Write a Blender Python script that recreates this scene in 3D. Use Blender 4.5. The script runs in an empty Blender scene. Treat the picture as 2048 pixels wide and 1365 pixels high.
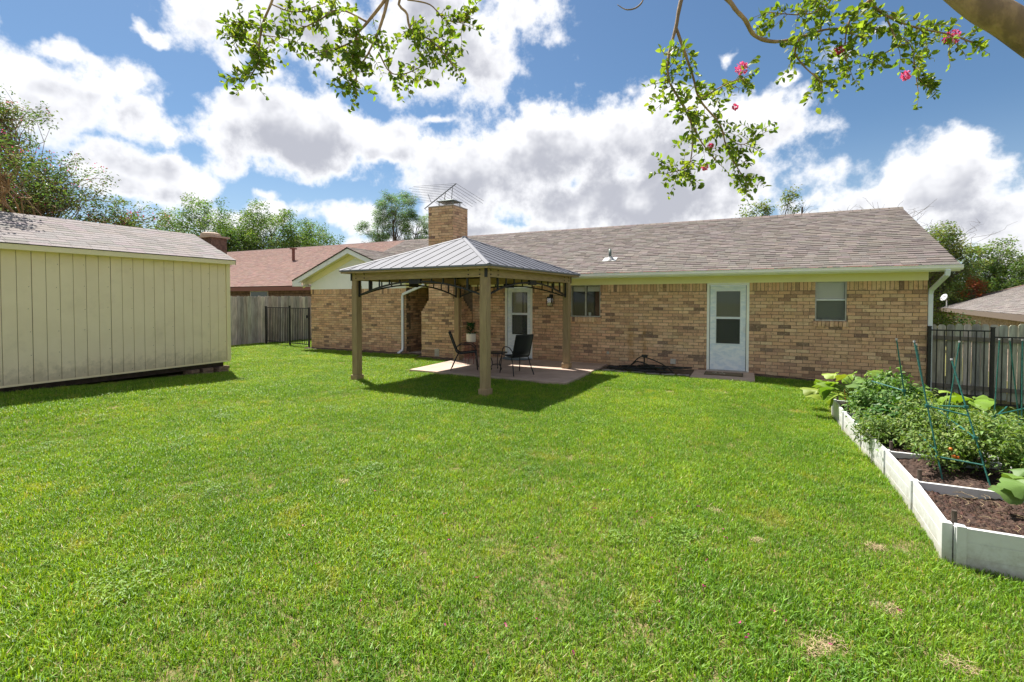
import bpy, math, random
import numpy as np
from mathutils import Vector, Matrix, Quaternion
random.seed(11)
RS = np.random.RandomState(5)
S = bpy.context.scene
COL = S.collection
R = math.radians

# ------------------------------------------------------------------ camera
cam_d = bpy.data.cameras.new('camera')
cam = bpy.data.objects.new('camera', cam_d); COL.objects.link(cam)
CAM = Vector((-3.414, -13.149, 1.729))
cam.location = CAM
cam.rotation_euler = (R(90 - 1.334), 0, R(25.928))
cam_d.sensor_width = 36.0
cam_d.lens = 36.0 * 972.8 / 2048
cam_d.shift_y = -59.0 / 2048
cam_d.clip_start = 0.05
cam_d.clip_end = 3000
S.camera = cam

# ------------------------------------------------------------------ sun, sky, exposure
SUN = Vector((-0.50, 0.28, 1.0)).normalized()
sun_d = bpy.data.lights.new('sun', 'SUN'); sun_d.energy = 4.0; sun_d.angle = R(0.6); sun_d.color = (1.0, 0.955, 0.88)
sun = bpy.data.objects.new('sun', sun_d); COL.objects.link(sun)
sun.location = (-20, 10, 40)
sun.rotation_euler = SUN.to_track_quat('Z', 'Y').to_euler()
S.view_settings.view_transform = 'Standard'
S.view_settings.look = 'None'
S.view_settings.gamma = 1.0
S.view_settings.use_curve_mapping = False
S.view_settings.exposure = 1.45
S.cycles.max_bounces = 6
S.cycles.diffuse_bounces = 3
S.cycles.glossy_bounces = 3
S.cycles.transparent_max_bounces = 8
S.cycles.caustics_reflective = False
S.cycles.caustics_refractive = False
S.cycles.sample_clamp_indirect = 6.0
try:
    S.cycles.use_denoising = True
except Exception:
    pass


class NT:
    """small helper round a node tree"""
    def __init__(s, tree):
        s.t = tree; tree.nodes.clear()
    def n(s, typ, **kw):
        nd = s.t.nodes.new(typ)
        for k, v in kw.items():
            if k.startswith('i_'):
                key = k[2:]
                key = int(key) if key.isdigit() else key.replace('_', ' ')
                s.set(nd.inputs[key], v)
            else:
                setattr(nd, k, v)
        return nd
    def set(s, sock, v):
        if isinstance(v, bpy.types.NodeSocket):
            s.t.links.new(v, sock)
        elif isinstance(v, (tuple, list)) and len(v) == 3 and sock.type == 'RGBA':
            sock.default_value = (*v, 1)
        else:
            sock.default_value = v
    def m(s, op, a, b=None, c=None, clamp=False):
        nd = s.t.nodes.new('ShaderNodeMath'); nd.operation = op; nd.use_clamp = clamp
        for i, v in enumerate((a, b, c)):
            if v is not None: s.set(nd.inputs[i], v)
        return nd.outputs[0]
    def mix(s, f, a, b, mode='MIX'):
        nd = s.t.nodes.new('ShaderNodeMix'); nd.data_type = 'RGBA'; nd.blend_type = mode
        s.set(nd.inputs[0], f); s.set(nd.inputs[6], a); s.set(nd.inputs[7], b)
        return nd.outputs[2]
    def ramp(s, f, lo, hi):
        nd = s.t.nodes.new('ShaderNodeMapRange'); nd.interpolation_type = 'SMOOTHSTEP'
        s.set(nd.inputs[0], f); s.set(nd.inputs[1], lo); s.set(nd.inputs[2], hi)
        return nd.outputs[0]
    def noise(s, vec, scale, detail=4, rough=0.55, out=0, dist=0.0):
        nd = s.t.nodes.new('ShaderNodeTexNoise')
        if vec is not None: s.set(nd.inputs['Vector'], vec)
        nd.inputs['Scale'].default_value = scale; nd.inputs['Detail'].default_value = detail
        nd.inputs['Roughness'].default_value = rough; nd.inputs['Distortion'].default_value = dist
        return nd.outputs[out]


SKY_STRENGTH = 0.08
wd = bpy.data.worlds.new('World'); S.world = wd; wd.use_nodes = True
wd.cycles.sampling_method = 'MANUAL'; wd.cycles.sample_map_resolution = 256
nt = NT(wd.node_tree)
sky = nt.n('ShaderNodeTexSky'); sky.sky_type = 'NISHITA'; sky.sun_disc = False
sky.sun_elevation = math.asin(SUN.z); sky.sun_rotation = math.atan2(SUN.x, SUN.y)
sky.air_density = 1.0; sky.dust_density = 0.6; sky.ozone_density = 1.6; sky.altitude = 200
tc = nt.n('ShaderNodeTexCoord')
direc = tc.outputs['Generated']
# cumulus banks: azimuth (deg from +Y towards +X), elevation, half-widths, weight
CLOUDS = [(-70.37, 17.37, 7.81, 3.58, 1.0), (-63.46, 16.25, 4.04, 2.54, 0.9), (-68.18, 19.88, 3.84, 1.89, 0.8), (-62.03, 11.69, 4.4, 2.48, 1.0),
 (-64.61, 12.18, 2.5, 1.95, 0.8), (-51.13, 26.81, 9.01, 4.56, 1.0), (-33.1, 27.22, 10.76, 5.63, 1.0), (-42.03, 24.68, 9.61, 3.65, 0.9),
 (-56.17, 23.3, 3.91, 2.52, 0.7), (-48.81, 17.26, 10.36, 4.14, 1.0), (-41.0, 16.51, 5.98, 2.58, 0.9), (-55.79, 19.03, 3.95, 2.24, 0.8),
 (-18.6, 16.4, 14.1, 5.29, 1.0), (-4.94, 16.49, 10.13, 5.47, 1.0), (-29.67, 13.25, 10.95, 4.4, 1.0), (-12.91, 11.32, 19.37, 3.82, 1.0),
 (0.01, 12.48, 6.62, 3.99, 0.9), (-25.58, 19.67, 6.4, 2.05, 0.7), (-44.27, 9.42, 7.89, 2.7, 0.8), (-34.85, 19.45, 5.12, 1.27, 0.6),
 (15.25, 10.07, 5.33, 3.62, 1.0), (17.86, 6.36, 5.22, 3.75, 1.0), (10.68, 8.45, 4.54, 2.29, 0.8), (4.6, 7.58, 9.58, 2.23, 0.8),
 (-1.07, 24.12, 2.87, 1.52, 0.65), (3.77, 21.92, 2.2, 1.3, 0.6), (-62.97, 23.65, 2.22, 1.35, 0.62), (7.75, 22.53, 4.44, 2.46, 0.5),
 (-52.26, 11.19, 2.82, 2.01, 0.6), (-80.0, 12.9, 6.84, 5.3, 1.0), (27.5, 9.79, 6.0, 5.29, 1.0), (10.45, 23.83, 5.66, 1.55, 0.45),
 (-71.74, 21.5, 1.41, 1.4, 0.6),
 (-24.0, 8.2, 24.0, 2.2, 0.75), (-56.0, 7.5, 9.0, 3.0, 0.7), (-52.0, 9.5, 4.0, 2.2, 0.7), (8.0, 5.0, 16.0, 2.4, 0.85), (-38.0, 6.0, 12.0, 2.4, 0.7)]


def cloud_density(vec, fine=True):
    sep = nt.n('ShaderNodeSeparateXYZ', i_0=vec)
    az = nt.m('MULTIPLY', nt.m('ARCTAN2', sep.outputs[0], sep.outputs[1]), 57.2958)
    el = nt.m('MULTIPLY', nt.m('ARCSINE', sep.outputs[2]), 57.2958)
    w = nt.n('ShaderNodeSeparateColor', i_0=nt.noise(vec, 7.0, 5 if fine else 3, 0.6, out=1))
    az = nt.m('ADD', az, nt.m('MULTIPLY', nt.m('SUBTRACT', w.outputs[0], 0.5), 8.0))
    el = nt.m('ADD', el, nt.m('MULTIPLY', nt.m('SUBTRACT', w.outputs[1], 0.5), 5.0))
    best = None
    for a0, e0, ra, re, k in CLOUDS:
        u = nt.m('MULTIPLY_ADD', az, 1 / ra, -a0 / ra)
        v = nt.m('MULTIPLY_ADD', el, 1 / re, -e0 / re)
        d2 = nt.m('MULTIPLY_ADD', u, u, nt.m('MULTIPLY', v, v))
        b = nt.m('MULTIPLY_ADD', nt.m('SQRT', d2), -0.62, k * 0.95)
        best = b if best is None else nt.m('SMOOTH_MAX', best, b, 0.12)
    # broken cloud cover carries on round the unseen sky, thickened there for fill light
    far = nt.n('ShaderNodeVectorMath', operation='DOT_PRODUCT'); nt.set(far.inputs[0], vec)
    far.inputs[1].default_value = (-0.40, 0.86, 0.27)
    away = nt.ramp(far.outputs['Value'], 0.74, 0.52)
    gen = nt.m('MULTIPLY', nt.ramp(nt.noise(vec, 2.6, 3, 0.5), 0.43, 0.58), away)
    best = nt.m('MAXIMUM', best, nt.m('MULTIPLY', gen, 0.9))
    fb = nt.noise(vec, 8.5, 9 if fine else 4, 0.6)
    d = nt.m('ADD', best, nt.m('MULTIPLY_ADD', fb, 1.7, -0.85))
    return d


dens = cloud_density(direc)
up_n = nt.n('ShaderNodeVectorMath', operation='ADD'); nt.set(up_n.inputs[0], direc); up_n.inputs[1].default_value = (-0.02, 0.012, 0.062)
up_nn = nt.n('ShaderNodeVectorMath', operation='NORMALIZE'); nt.set(up_nn.inputs[0], up_n.outputs[0])
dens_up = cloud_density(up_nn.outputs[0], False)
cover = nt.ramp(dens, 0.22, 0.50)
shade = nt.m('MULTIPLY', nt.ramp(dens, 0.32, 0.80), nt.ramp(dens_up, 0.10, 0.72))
CLOUD_WHITE, CLOUD_GREY = (5.35, 5.35, 5.45), (2.55, 2.6, 2.9)
ccol = nt.mix(shade, CLOUD_WHITE, CLOUD_GREY)
# the blue of the air, a little paler towards the horizon as the haze thickens
sepd = nt.n('ShaderNodeSeparateXYZ', i_0=direc)
skyc = nt.mix(1.0, sky.outputs[0], (0.375, 0.465, 0.515), 'MULTIPLY')
veil = nt.m('MULTIPLY', nt.ramp(sepd.outputs[2], 0.32, 0.0), 0.35)
skyc = nt.mix(veil, skyc, (3.9, 4.4, 5.0))
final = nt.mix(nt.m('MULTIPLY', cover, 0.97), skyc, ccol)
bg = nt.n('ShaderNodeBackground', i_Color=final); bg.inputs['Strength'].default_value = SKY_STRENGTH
out = nt.n('ShaderNodeOutputWorld'); nt.t.links.new(bg.outputs[0], out.inputs['Surface'])

# ------------------------------------------------------------------ mesh helpers
LOC = {}


class MB:
    def __init__(s):
        s.v = []; s.f = []; s.c = []
    def add(s, vs, fs, col=(1, 1, 1)):
        o = len(s.v); s.v.extend(vs)
        for f in fs:
            s.f.append(tuple(i + o for i in f)); s.c.append(col)
    def box(s, p0, p1, col=(1, 1, 1)):
        x0, y0, z0 = [min(a, b) for a, b in zip(p0, p1)]; x1, y1, z1 = [max(a, b) for a, b in zip(p0, p1)]
        s.add([(x0, y0, z0), (x1, y0, z0), (x1, y1, z0), (x0, y1, z0), (x0, y0, z1), (x1, y0, z1), (x1, y1, z1), (x0, y1, z1)],
              [(0, 3, 2, 1), (4, 5, 6, 7), (0, 1, 5, 4), (1, 2, 6, 5), (2, 3, 7, 6), (3, 0, 4, 7)], col)
        return s
    def obox(s, c, ax, ay, az, col=(1, 1, 1)):
        """box about c with half-axis vectors"""
        c, ax, ay, az = Vector(c), Vector(ax), Vector(ay), Vector(az)
        vs = [c + ax * i + ay * j + az * k for k in (-1, 1) for i, j in ((-1, -1), (1, -1), (1, 1), (-1, 1))]
        s.add([tuple(v) for v in vs], [(0, 3, 2, 1), (4, 5, 6, 7), (0, 1, 5, 4), (1, 2, 6, 5), (2, 3, 7, 6), (3, 0, 4, 7)], col)
        return s
    def bar(s, a, b, w, h, up=(0, 0, 1), col=(1, 1, 1)):
        a, b = Vector(a), Vector(b); d = b - a; L = d.length; d = d / L; up = Vector(up)
        r = d.cross(up)
        if r.length < 1e-4: r = d.cross(Vector((0, 1, 0)))
        r.normalize(); u = r.cross(d)
        return s.obox((a + b) / 2, d * (L / 2), r * (w / 2), u * (h / 2), col)
    def tube(s, path, rad, n=8, col=(1, 1, 1), cap=True):
        P = [Vector(p) for p in path]
        if not isinstance(rad, (list, tuple)): rad = [rad] * len(P)
        t0 = (P[1] - P[0]).normalized(); r = t0.orthogonal().normalized()
        vs = []; fs = []
        for i, p in enumerate(P):
            t = (P[min(i + 1, len(P) - 1)] - P[max(i - 1, 0)])
            t = t.normalized() if t.length > 1e-9 else t0
            r = (r - t * r.dot(t))
            r = r.normalized() if r.length > 1e-6 else t.orthogonal().normalized()
            q = t.cross(r)
            for k in range(n):
                a = 2 * math.pi * k / n
                vs.append(tuple(p + (r * math.cos(a) + q * math.sin(a)) * rad[i]))
        for i in range(len(P) - 1):
            for k in range(n):
                k2 = (k + 1) % n
                fs.append((i * n + k, i * n + k2, (i + 1) * n + k2, (i + 1) * n + k))
        if cap:
            fs.append(tuple(range(n - 1, -1, -1))); fs.append(tuple((len(P) - 1) * n + k for k in range(n)))
        s.add(vs, fs, col); return s
    def lathe(s, c, prof, n=24, col=(1, 1, 1)):
        vs = []; fs = []
        for r, z in prof:
            for k in range(n):
                a = 2 * math.pi * k / n; vs.append((c[0] + r * math.cos(a), c[1] + r * math.sin(a), c[2] + z))
        for i in range(len(prof) - 1):
            for k in range(n):
                k2 = (k + 1) % n; fs.append((i * n + k, i * n + k2, (i + 1) * n + k2, (i + 1) * n + k))
        s.add(vs, fs, col); return s
    def prism(s, poly, vec, col=(1, 1, 1)):
        """extrude a 3d polygon by vec"""
        n = len(poly); vec = Vector(vec)
        vs = [tuple(p) for p in poly] + [tuple(Vector(p) + vec) for p in poly]
        fs = [tuple(range(n - 1, -1, -1)), tuple(range(n, 2 * n))] + [(i, (i + 1) % n, n + (i + 1) % n, n + i) for i in range(n)]
        s.add(vs, fs, col); return s
    def mesh(s, name, off=(0, 0, 0), smooth=False):
        me = bpy.data.meshes.new(name)
        v = np.array(s.v, dtype=np.float64).reshape(-1, 3) - np.array(off)
        me.from_pydata(v.tolist(), [], s.f)
        ca = me.color_attributes.new('Col', 'FLOAT_COLOR', 'CORNER')
        cnt = [len(f) for f in s.f]
        cc = np.repeat(np.array([(*c[:3], 1.0) for c in s.c], dtype=np.float32), cnt, axis=0)
        ca.data.foreach_set('color', cc.ravel())
        if smooth: me.polygons.foreach_set('use_smooth', [True] * len(me.polygons))
        me.update()
        return me
    def build(s, name, mat, parent=None, world=True, smooth=False, bevel=0, kind=None):
        off = LOC.get(parent.name, (0, 0, 0)) if (parent is not None and world) else (0, 0, 0)
        me = s.mesh(name, off, smooth)
        return link(name, me, mat, parent, bevel, kind)


def link(name, me, mat=None, parent=None, bevel=0, kind=None):
    o = bpy.data.objects.new(name, me); COL.objects.link(o)
    if mat is not None and len(me.materials) == 0: me.materials.append(mat)
    if parent is not None:
        o.parent = parent; LOC[o.name] = LOC.get(parent.name, (0, 0, 0))
    if bevel:
        b = o.modifiers.new('bevel', 'BEVEL'); b.width = bevel; b.segments = 2; b.limit_method = 'ANGLE'
    if kind: o['kind'] = kind
    return o


def tag(o, label, cat, group=None):
    o['label'] = label; o['category'] = cat
    if group: o['group'] = group
    return o


def thing(name, label, cat, loc=(0, 0, 0), rz=0.0, group=None):
    o = bpy.data.objects.new(name, None); COL.objects.link(o)
    o.location = loc; o.rotation_euler = (0, 0, rz); o.empty_display_size = 0.2
    LOC[o.name] = tuple(loc)
    return tag(o, label, cat, group)


def copy_tree(o, parent=None):
    c = o.copy(); COL.objects.link(c); c.parent = parent
    for ch in list(o.children): copy_tree(ch, c)
    return c


def jit(c, a=0.1, rng=random):
    k = 1 + rng.uniform(-a, a)
    return tuple(max(0, x * k * (1 + rng.uniform(-a * .3, a * .3))) for x in c)


# ------------------------------------------------------------------ materials
def pmat(name, c1, c2=None, scale=6.0, rough=0.7, bump=0.0, bscale=40.0, metallic=0.0, attr=False, spec=0.4, stretch=None,
         detail=6, lo=0.35, hi=0.65):
    m = bpy.data.materials.new(name); m.use_nodes = True
    t = NT(m.node_tree)
    o = t.n('ShaderNodeOutputMaterial'); b = t.n('ShaderNodeBsdfPrincipled')
    t.t.links.new(b.outputs[0], o.inputs[0])
    g = t.n('ShaderNodeNewGeometry'); vec = g.outputs['Position']
    if stretch:
        mp = t.n('ShaderNodeMapping', i_Vector=vec); mp.inputs['Scale'].default_value = stretch; vec = mp.outputs[0]
    col = c1
    if c2 is not None:
        f = t.ramp(t.noise(vec, scale, detail, 0.6), lo, hi)
        col = t.mix(f, c1, c2)
    if attr:
        a = t.n('ShaderNodeVertexColor'); a.layer_name = 'Col'
        col = t.mix(1.0, a.outputs[0], col, 'MULTIPLY')
    t.set(b.inputs['Base Color'], col)
    b.inputs['Roughness'].default_value = rough; b.inputs['Metallic'].default_value = metallic
    b.inputs['Specular IOR Level'].default_value = spec
    if bump:
        bp = t.n('ShaderNodeBump'); bp.inputs['Strength'].default_value = bump; bp.inputs['Distance'].default_value = 0.01
        t.set(bp.inputs['Height'], t.noise(vec, bscale, 6, 0.65))
        t.t.links.new(bp.outputs[0], b.inputs['Normal'])
    return m


def leafmat(name, transl=0.35, tint=(1.25, 1.25, 0.45), rough=0.5, spec=0.35, patch=None):
    m = bpy.data.materials.new(name); m.use_nodes = True
    t = NT(m.node_tree)
    o = t.n('ShaderNodeOutputMaterial')
    a = t.n('ShaderNodeVertexColor'); a.layer_name = 'Col'
    col = a.outputs[0]
    g = t.n('ShaderNodeNewGeometry')
    if patch:
        f = t.ramp(t.noise(g.outputs['Position'], patch[0], 5, 0.6), patch[1], patch[2])
        col = t.mix(t.m('MULTIPLY', f, patch[4]), col, patch[3])
        f2 = t.ramp(t.noise(g.outputs['Position'], 0.55, 3, 0.5), 0.35, 0.7)
        col = t.mix(1.0, col, t.mix(f2, (0.84, 0.90, 0.92), (1.13, 1.06, 1.0)), 'MULTIPLY')
        f3 = t.ramp(t.noise(g.outputs['Position'], 3.4, 4, 0.6), 0.40, 0.62)
        col = t.mix(1.0, col, t.mix(f3, (0.84, 0.90, 0.95), (1.08, 1.04, 1.0)), 'MULTIPLY')
    b = t.n('ShaderNodeBsdfPrincipled'); t.set(b.inputs['Base Color'], col)
    b.inputs['Roughness'].default_value = rough; b.inputs['Specular IOR Level'].default_value = spec
    tr = t.n('ShaderNodeBsdfTranslucent'); t.set(tr.inputs[0], t.mix(1.0, col, tint, 'MULTIPLY'))
    mx = t.n('ShaderNodeMixShader'); mx.inputs[0].default_value = transl
    t.t.links.new(b.outputs[0], mx.inputs[1]); t.t.links.new(tr.outputs[0], mx.inputs[2])
    t.t.links.new(mx.outputs[0], o.inputs[0])
    return m


def glassmat(name, tint, refl=0.08, rough=0.03, solid=0.3, solid_col=(0.02, 0.02, 0.02)):
    """window pane or insect screen: see-through with its own veil and a mirror sheen"""
    m = bpy.data.materials.new(name); m.use_nodes = True
    t = NT(m.node_tree)
    o = t.n('ShaderNodeOutputMaterial')
    tr = t.n('ShaderNodeBsdfTransparent'); t.set(tr.inputs[0], tint)
    df = t.n('ShaderNodeBsdfDiffuse'); t.set(df.inputs[0], solid_col)
    m1 = t.n('ShaderNodeMixShader'); m1.inputs[0].default_value = solid
    t.t.links.new(tr.outputs[0], m1.inputs[1]); t.t.links.new(df.outputs[0], m1.inputs[2])
    gl = t.n('ShaderNodeBsdfGlossy'); gl.inputs['Roughness'].default_value = rough; t.set(gl.inputs[0], (0.9, 0.95, 1.0))
    fr = t.n('ShaderNodeFresnel'); fr.inputs[0].default_value = 1.5
    m2 = t.n('ShaderNodeMixShader'); t.set(m2.inputs[0], t.m('MULTIPLY_ADD', fr.outputs[0], 0.45, refl, clamp=True))
    t.t.links.new(m1.outputs[0], m2.inputs[1]); t.t.links.new(gl.outputs[0], m2.inputs[2])
    t.t.links.new(m2.outputs[0], o.inputs[0])
    return m


def brickmat(name):
    m = bpy.data.materials.new(name); m.use_nodes = True
    t = NT(m.node_tree)
    o = t.n('ShaderNodeOutputMaterial'); b = t.n('ShaderNodeBsdfPrincipled'); t.t.links.new(b.outputs[0], o.inputs[0])
    a = t.n('ShaderNodeVertexColor'); a.layer_name = 'Col'
    g = t.n('ShaderNodeNewGeometry'); P = g.outputs['Position']
    c = t.mix(t.m('MULTIPLY', t.ramp(t.noise(P, 9.0, 5, 0.65), 0.5, 0.72), 0.6), a.outputs[0], (0.17, 0.105, 0.07))
    c = t.mix(t.m('MULTIPLY', t.ramp(t.noise(P, 34.0, 5, 0.7), 0.48, 0.72), 0.5), c, (0.74, 0.53, 0.34))
    c = t.mix(t.m('MULTIPLY', t.ramp(t.noise(P, 55.0, 4, 0.7), 0.56, 0.7), 0.7), c, (0.15, 0.09, 0.06))
    # broad weathering: faint damp tone low on the wall comes from splashed soil
    sp = t.n('ShaderNodeSeparateXYZ', i_0=P)
    soil = t.m('MULTIPLY', t.ramp(t.m('ADD', sp.outputs[2], t.m('MULTIPLY', t.noise(P, 1.6, 4), 0.5)), 0.62, 0.12), 0.32)
    c = t.mix(soil, c, (0.27, 0.15, 0.085))
    # rust streaks under the old pipe near the hose
    ux = t.m('ADD', sp.outputs[0], t.m('MULTIPLY_ADD', t.noise(P, 1.3, 3), 0.25, -0.12))
    s1 = t.ramp(t.m('ABSOLUTE', t.m('ADD', ux, 6.25)), 0.16, 0.02)
    s2 = t.ramp(t.m('ABSOLUTE', t.m('ADD', ux, 5.88)), 0.10, 0.01)
    zz = t.m('MULTIPLY', t.ramp(sp.outputs[2], 1.55, 0.7), t.ramp(sp.outputs[2], -0.1, 0.25))
    st = t.m('MULTIPLY', t.m('MAXIMUM', s1, s2), t.m('MULTIPLY', zz, t.ramp(t.noise(P, 5.0, 4), 0.3, 0.6)))
    c = t.mix(t.m('MULTIPLY', st, 0.5), c, (0.36, 0.17, 0.035))
    t.set(b.inputs['Base Color'], c)
    b.inputs['Roughness'].default_value = 0.85; b.inputs['Specular IOR Level'].default_value = 0.25
    bp = t.n('ShaderNodeBump'); bp.inputs['Strength'].default_value = 0.5; bp.inputs['Distance'].default_value = 0.006
    t.set(bp.inputs['Height'], t.noise(P, 60, 5, 0.7)); t.t.links.new(bp.outputs[0], b.inputs['Normal'])
    return m


M = {}
M['brick'] = brickmat('tan_brick')
M['mortar'] = pmat('mortar', (0.24, 0.18, 0.12), (0.17, 0.125, 0.085), 12, 0.9, 0.4, 80)
M['concrete'] = pmat('concrete', (0.42, 0.36, 0.31), (0.33, 0.27, 0.23), 2.2, 0.85, 0.25, 60)
M['patio'] = pmat('patio_concrete', (0.50, 0.375, 0.295), (0.36, 0.265, 0.21), 1.6, 0.8, 0.3, 90, detail=10, lo=0.3, hi=0.7)
M['foundation'] = pmat('foundation', (0.40, 0.27, 0.17), (0.28, 0.19, 0.12), 3.0, 0.9, 0.3, 40)
M['shingle'] = pmat('shingle', (1, 1, 1), (0.72, 0.70, 0.70), 90, 0.95, 0.5, 160, attr=True, spec=0.15)
M['deck'] = pmat('roof_felt', (0.07, 0.055, 0.05), None, rough=0.95)
M['trim_yellow'] = pmat('yellow_paint', (0.90, 0.84, 0.53), (0.86, 0.80, 0.50), 1.5, 0.55, 0.1, 30)
M['trim_pale'] = pmat('pale_trim_paint', (0.88, 0.87, 0.80), (0.80, 0.80, 0.75), 3.0, 0.45, 0.05, 30)
M['white'] = pmat('white_paint', (0.82, 0.83, 0.82), (0.72, 0.75, 0.77), 4.0, 0.5, 0.05, 30)
M['gable_white'] = pmat('gable_paint', (0.90, 0.90, 0.90), (0.86, 0.87, 0.87), 2.0, 0.5, 0.05, 20)
M['door'] = pmat('door_paint', (0.66, 0.73, 0.80), (0.82, 0.85, 0.87), 5.5, 0.5, 0.1, 18, stretch=(1.0, 1.0, 2.2), detail=9, lo=0.38, hi=0.6)
M['gutter'] = pmat('gutter_enamel', (0.90, 0.88, 0.84), (0.84, 0.83, 0.79), 3.0, 0.35, 0, 30)
M['spout'] = pmat('downspout_enamel', (0.78, 0.81, 0.84), (0.70, 0.75, 0.80), 5.0, 0.35, 0, 30)
M['shed'] = pmat('shed_siding', (0.95, 0.785, 0.54), (0.91, 0.745, 0.505), 2.0, 0.65, 0.22, 1.0, stretch=(1, 1, 1))
M['shed_trim'] = pmat('shed_trim', (0.92, 0.78, 0.48), (0.88, 0.75, 0.46), 3.0, 0.6, 0.1, 60)
M['groove'] = pmat('shed_groove', (0.20, 0.14, 0.075), None, rough=0.9)
M['darkwood'] = pmat('damp_wood', (0.08, 0.055, 0.04), (0.05, 0.035, 0.025), 8, 0.9)
M['gazebo_wood'] = pmat('stained_cedar', (0.37, 0.265, 0.145), (0.29, 0.205, 0.11), 5.0, 0.6, 0.25, 30, stretch=(6, 6, 0.7))
M['gazebo_beam'] = pmat('stained_beam', (0.42, 0.30, 0.155), (0.33, 0.23, 0.12), 5.0, 0.6, 0.25, 30, stretch=(1.2, 1.2, 6))
M['roof_metal'] = pmat('painted_steel', (0.095, 0.098, 0.118), (0.08, 0.083, 0.10), 1.5, 0.6, 0, 30, metallic=0.1, spec=0.25)
M['seam'] = pmat('steel_seam', (0.05, 0.05, 0.055), None, rough=0.5, metallic=0.3)
M['metal_edge'] = pmat('steel_edge', (0.16, 0.17, 0.18), None, rough=0.4, metallic=0.4)
M['black'] = pmat('black_iron', (0.012, 0.012, 0.013), (0.022, 0.021, 0.02), 20, 0.45, 0, 30)
M['black_tube'] = pmat('black_tube', (0.018, 0.019, 0.021), None, rough=0.4)
M['fence'] = pmat('weathered_picket', (1, 1, 1), (0.62, 0.60, 0.60), 3.5, 0.9, 0.35, 30, attr=True, stretch=(5, 5, 0.6))
M['fence_rail'] = pmat('weathered_rail', (0.24, 0.21, 0.17), (0.17, 0.15, 0.12), 5, 0.9)
M['soil'] = pmat('soil', (0.085, 0.05, 0.036), (0.045, 0.027, 0.02), 14, 0.95, 0.9, 60, attr=True)
M['mulch'] = pmat('dry_earth', (0.13, 0.09, 0.06), (0.06, 0.045, 0.03), 9, 0.95, 0.8, 50)
M['vinyl'] = pmat('white_vinyl', (0.66, 0.66, 0.655), (0.60, 0.60, 0.59), 6, 0.4, 0, 30)
M['stake'] = pmat('wood_stake', (0.10, 0.07, 0.05), (0.06, 0.045, 0.035), 20, 0.8)
M['cage'] = pmat('green_stake', (0.012, 0.09, 0.075), (0.03, 0.15, 0.12), 60, 0.4)
M['bark'] = pmat('smooth_bark', (0.46, 0.31, 0.175), (0.22, 0.15, 0.095), 9, 0.75, 0.6, 30, stretch=(1, 1, .5), detail=9, lo=.38, hi=.62)
M['bark_dark'] = pmat('grey_bark', (0.16, 0.13, 0.105), (0.09, 0.075, 0.06), 5, 0.9, 0.4, 30)
M['leaf'] = leafmat('leaf', 0.42, (1.2, 1.25, 0.55))
M['leaf_near'] = leafmat('near_leaf', 0.55, (1.35, 1.3, 0.5), 0.45)
M['leaf_garden'] = leafmat('garden_leaf', 0.33, (1.2, 1.25, 0.4), 0.5, 0.3)
M['grass'] = leafmat('grass_blade', 0.40, (1.35, 1.2, 0.35), 0.5, 0.35, patch=(1.7, 0.57, 0.78, (0.46, 0.40, 0.12), 0.6))
M['petal'] = leafmat('petal', 0.4, (1.2, 0.8, 1.0))
M['sling'] = glassmat('sling_mesh', (0.5, 0.5, 0.5), 0.0, 0.6, 0.86, (0.022, 0.022, 0.024))
M['pane'] = glassmat('window_pane', (0.96, 0.96, 0.95), 0.0, 0.04, 0.05, (0.22, 0.22, 0.21))
M['screen'] = glassmat('insect_screen', (0.86, 0.88, 0.86), 0.0, 0.4, 0.26, (0.08, 0.085, 0.082))
M['room'] = pmat('dim_room', (0.10, 0.085, 0.07), None, rough=0.9)
M['blind'] = pmat('blind_slat', (0.94, 0.91, 0.84), None, rough=0.5)
M['alu'] = pmat('aluminium', (0.48, 0.46, 0.42), (0.36, 0.34, 0.31), 10, 0.45, metallic=0.5)
M['pot'] = pmat('cream_pot', (0.74, 0.70, 0.60), None, rough=0.4)
M['red_iron'] = pmat('red_iron', (0.16, 0.035, 0.028), (0.09, 0.02, 0.02), 25, 0.5)
M['mat_blue'] = pmat('blue_grey_mat', (0.16, 0.20, 0.22), (0.11, 0.14, 0.16), 20, 0.95, 0.4, 120)
M['mat_brown'] = pmat('coir_mat', (0.19, 0.145, 0.085), (0.13, 0.10, 0.06), 30, 0.95, 0.6, 150)
M['mat_edge'] = pmat('mat_border', (0.10, 0.08, 0.05), None, rough=0.95)
M['mat_letter'] = pmat('mat_print', (0.50, 0.46, 0.38), (0.2, 0.16, 0.1), 40, 0.95)
M['hose'] = pmat('black_hose', (0.014, 0.015, 0.014), None, rough=0.45)
M['cap_metal'] = pmat('chimney_cap_metal', (0.17, 0.21, 0.19), (0.12, 0.15, 0.135), 8, 0.5, metallic=0.4)
M['flue'] = pmat('clay_flue', (0.42, 0.33, 0.26), None, rough=0.9)
M['mesh_wire'] = pmat('cap_wire', (0.30, 0.28, 0.26), None, rough=0.5, metallic=0.5)
M['antenna'] = pmat('antenna_alu', (0.20, 0.20, 0.20), None, rough=0.4, metallic=0.6)
M['galv'] = pmat('galvanised', (0.40, 0.40, 0.39), (0.30, 0.30, 0.29), 10, 0.5, metallic=0.3)
M['dark_brick'] = pmat('dark_brick', (0.20, 0.125, 0.09), (0.11, 0.07, 0.055), 6, 0.9, 0.4, 40)
M['red_fascia'] = pmat('red_brown_fascia', (0.20, 0.075, 0.055), None, rough=0.6)
M['brown_fascia'] = pmat('brown_fascia', (0.14, 0.105, 0.085), None, rough=0.6)
M['far_brick'] = pmat('pinkish_brick', (0.46, 0.35, 0.27), (0.25, 0.18, 0.14), 5, 0.9, 0.4, 30, stretch=(1, 1, 2.5))
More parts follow.
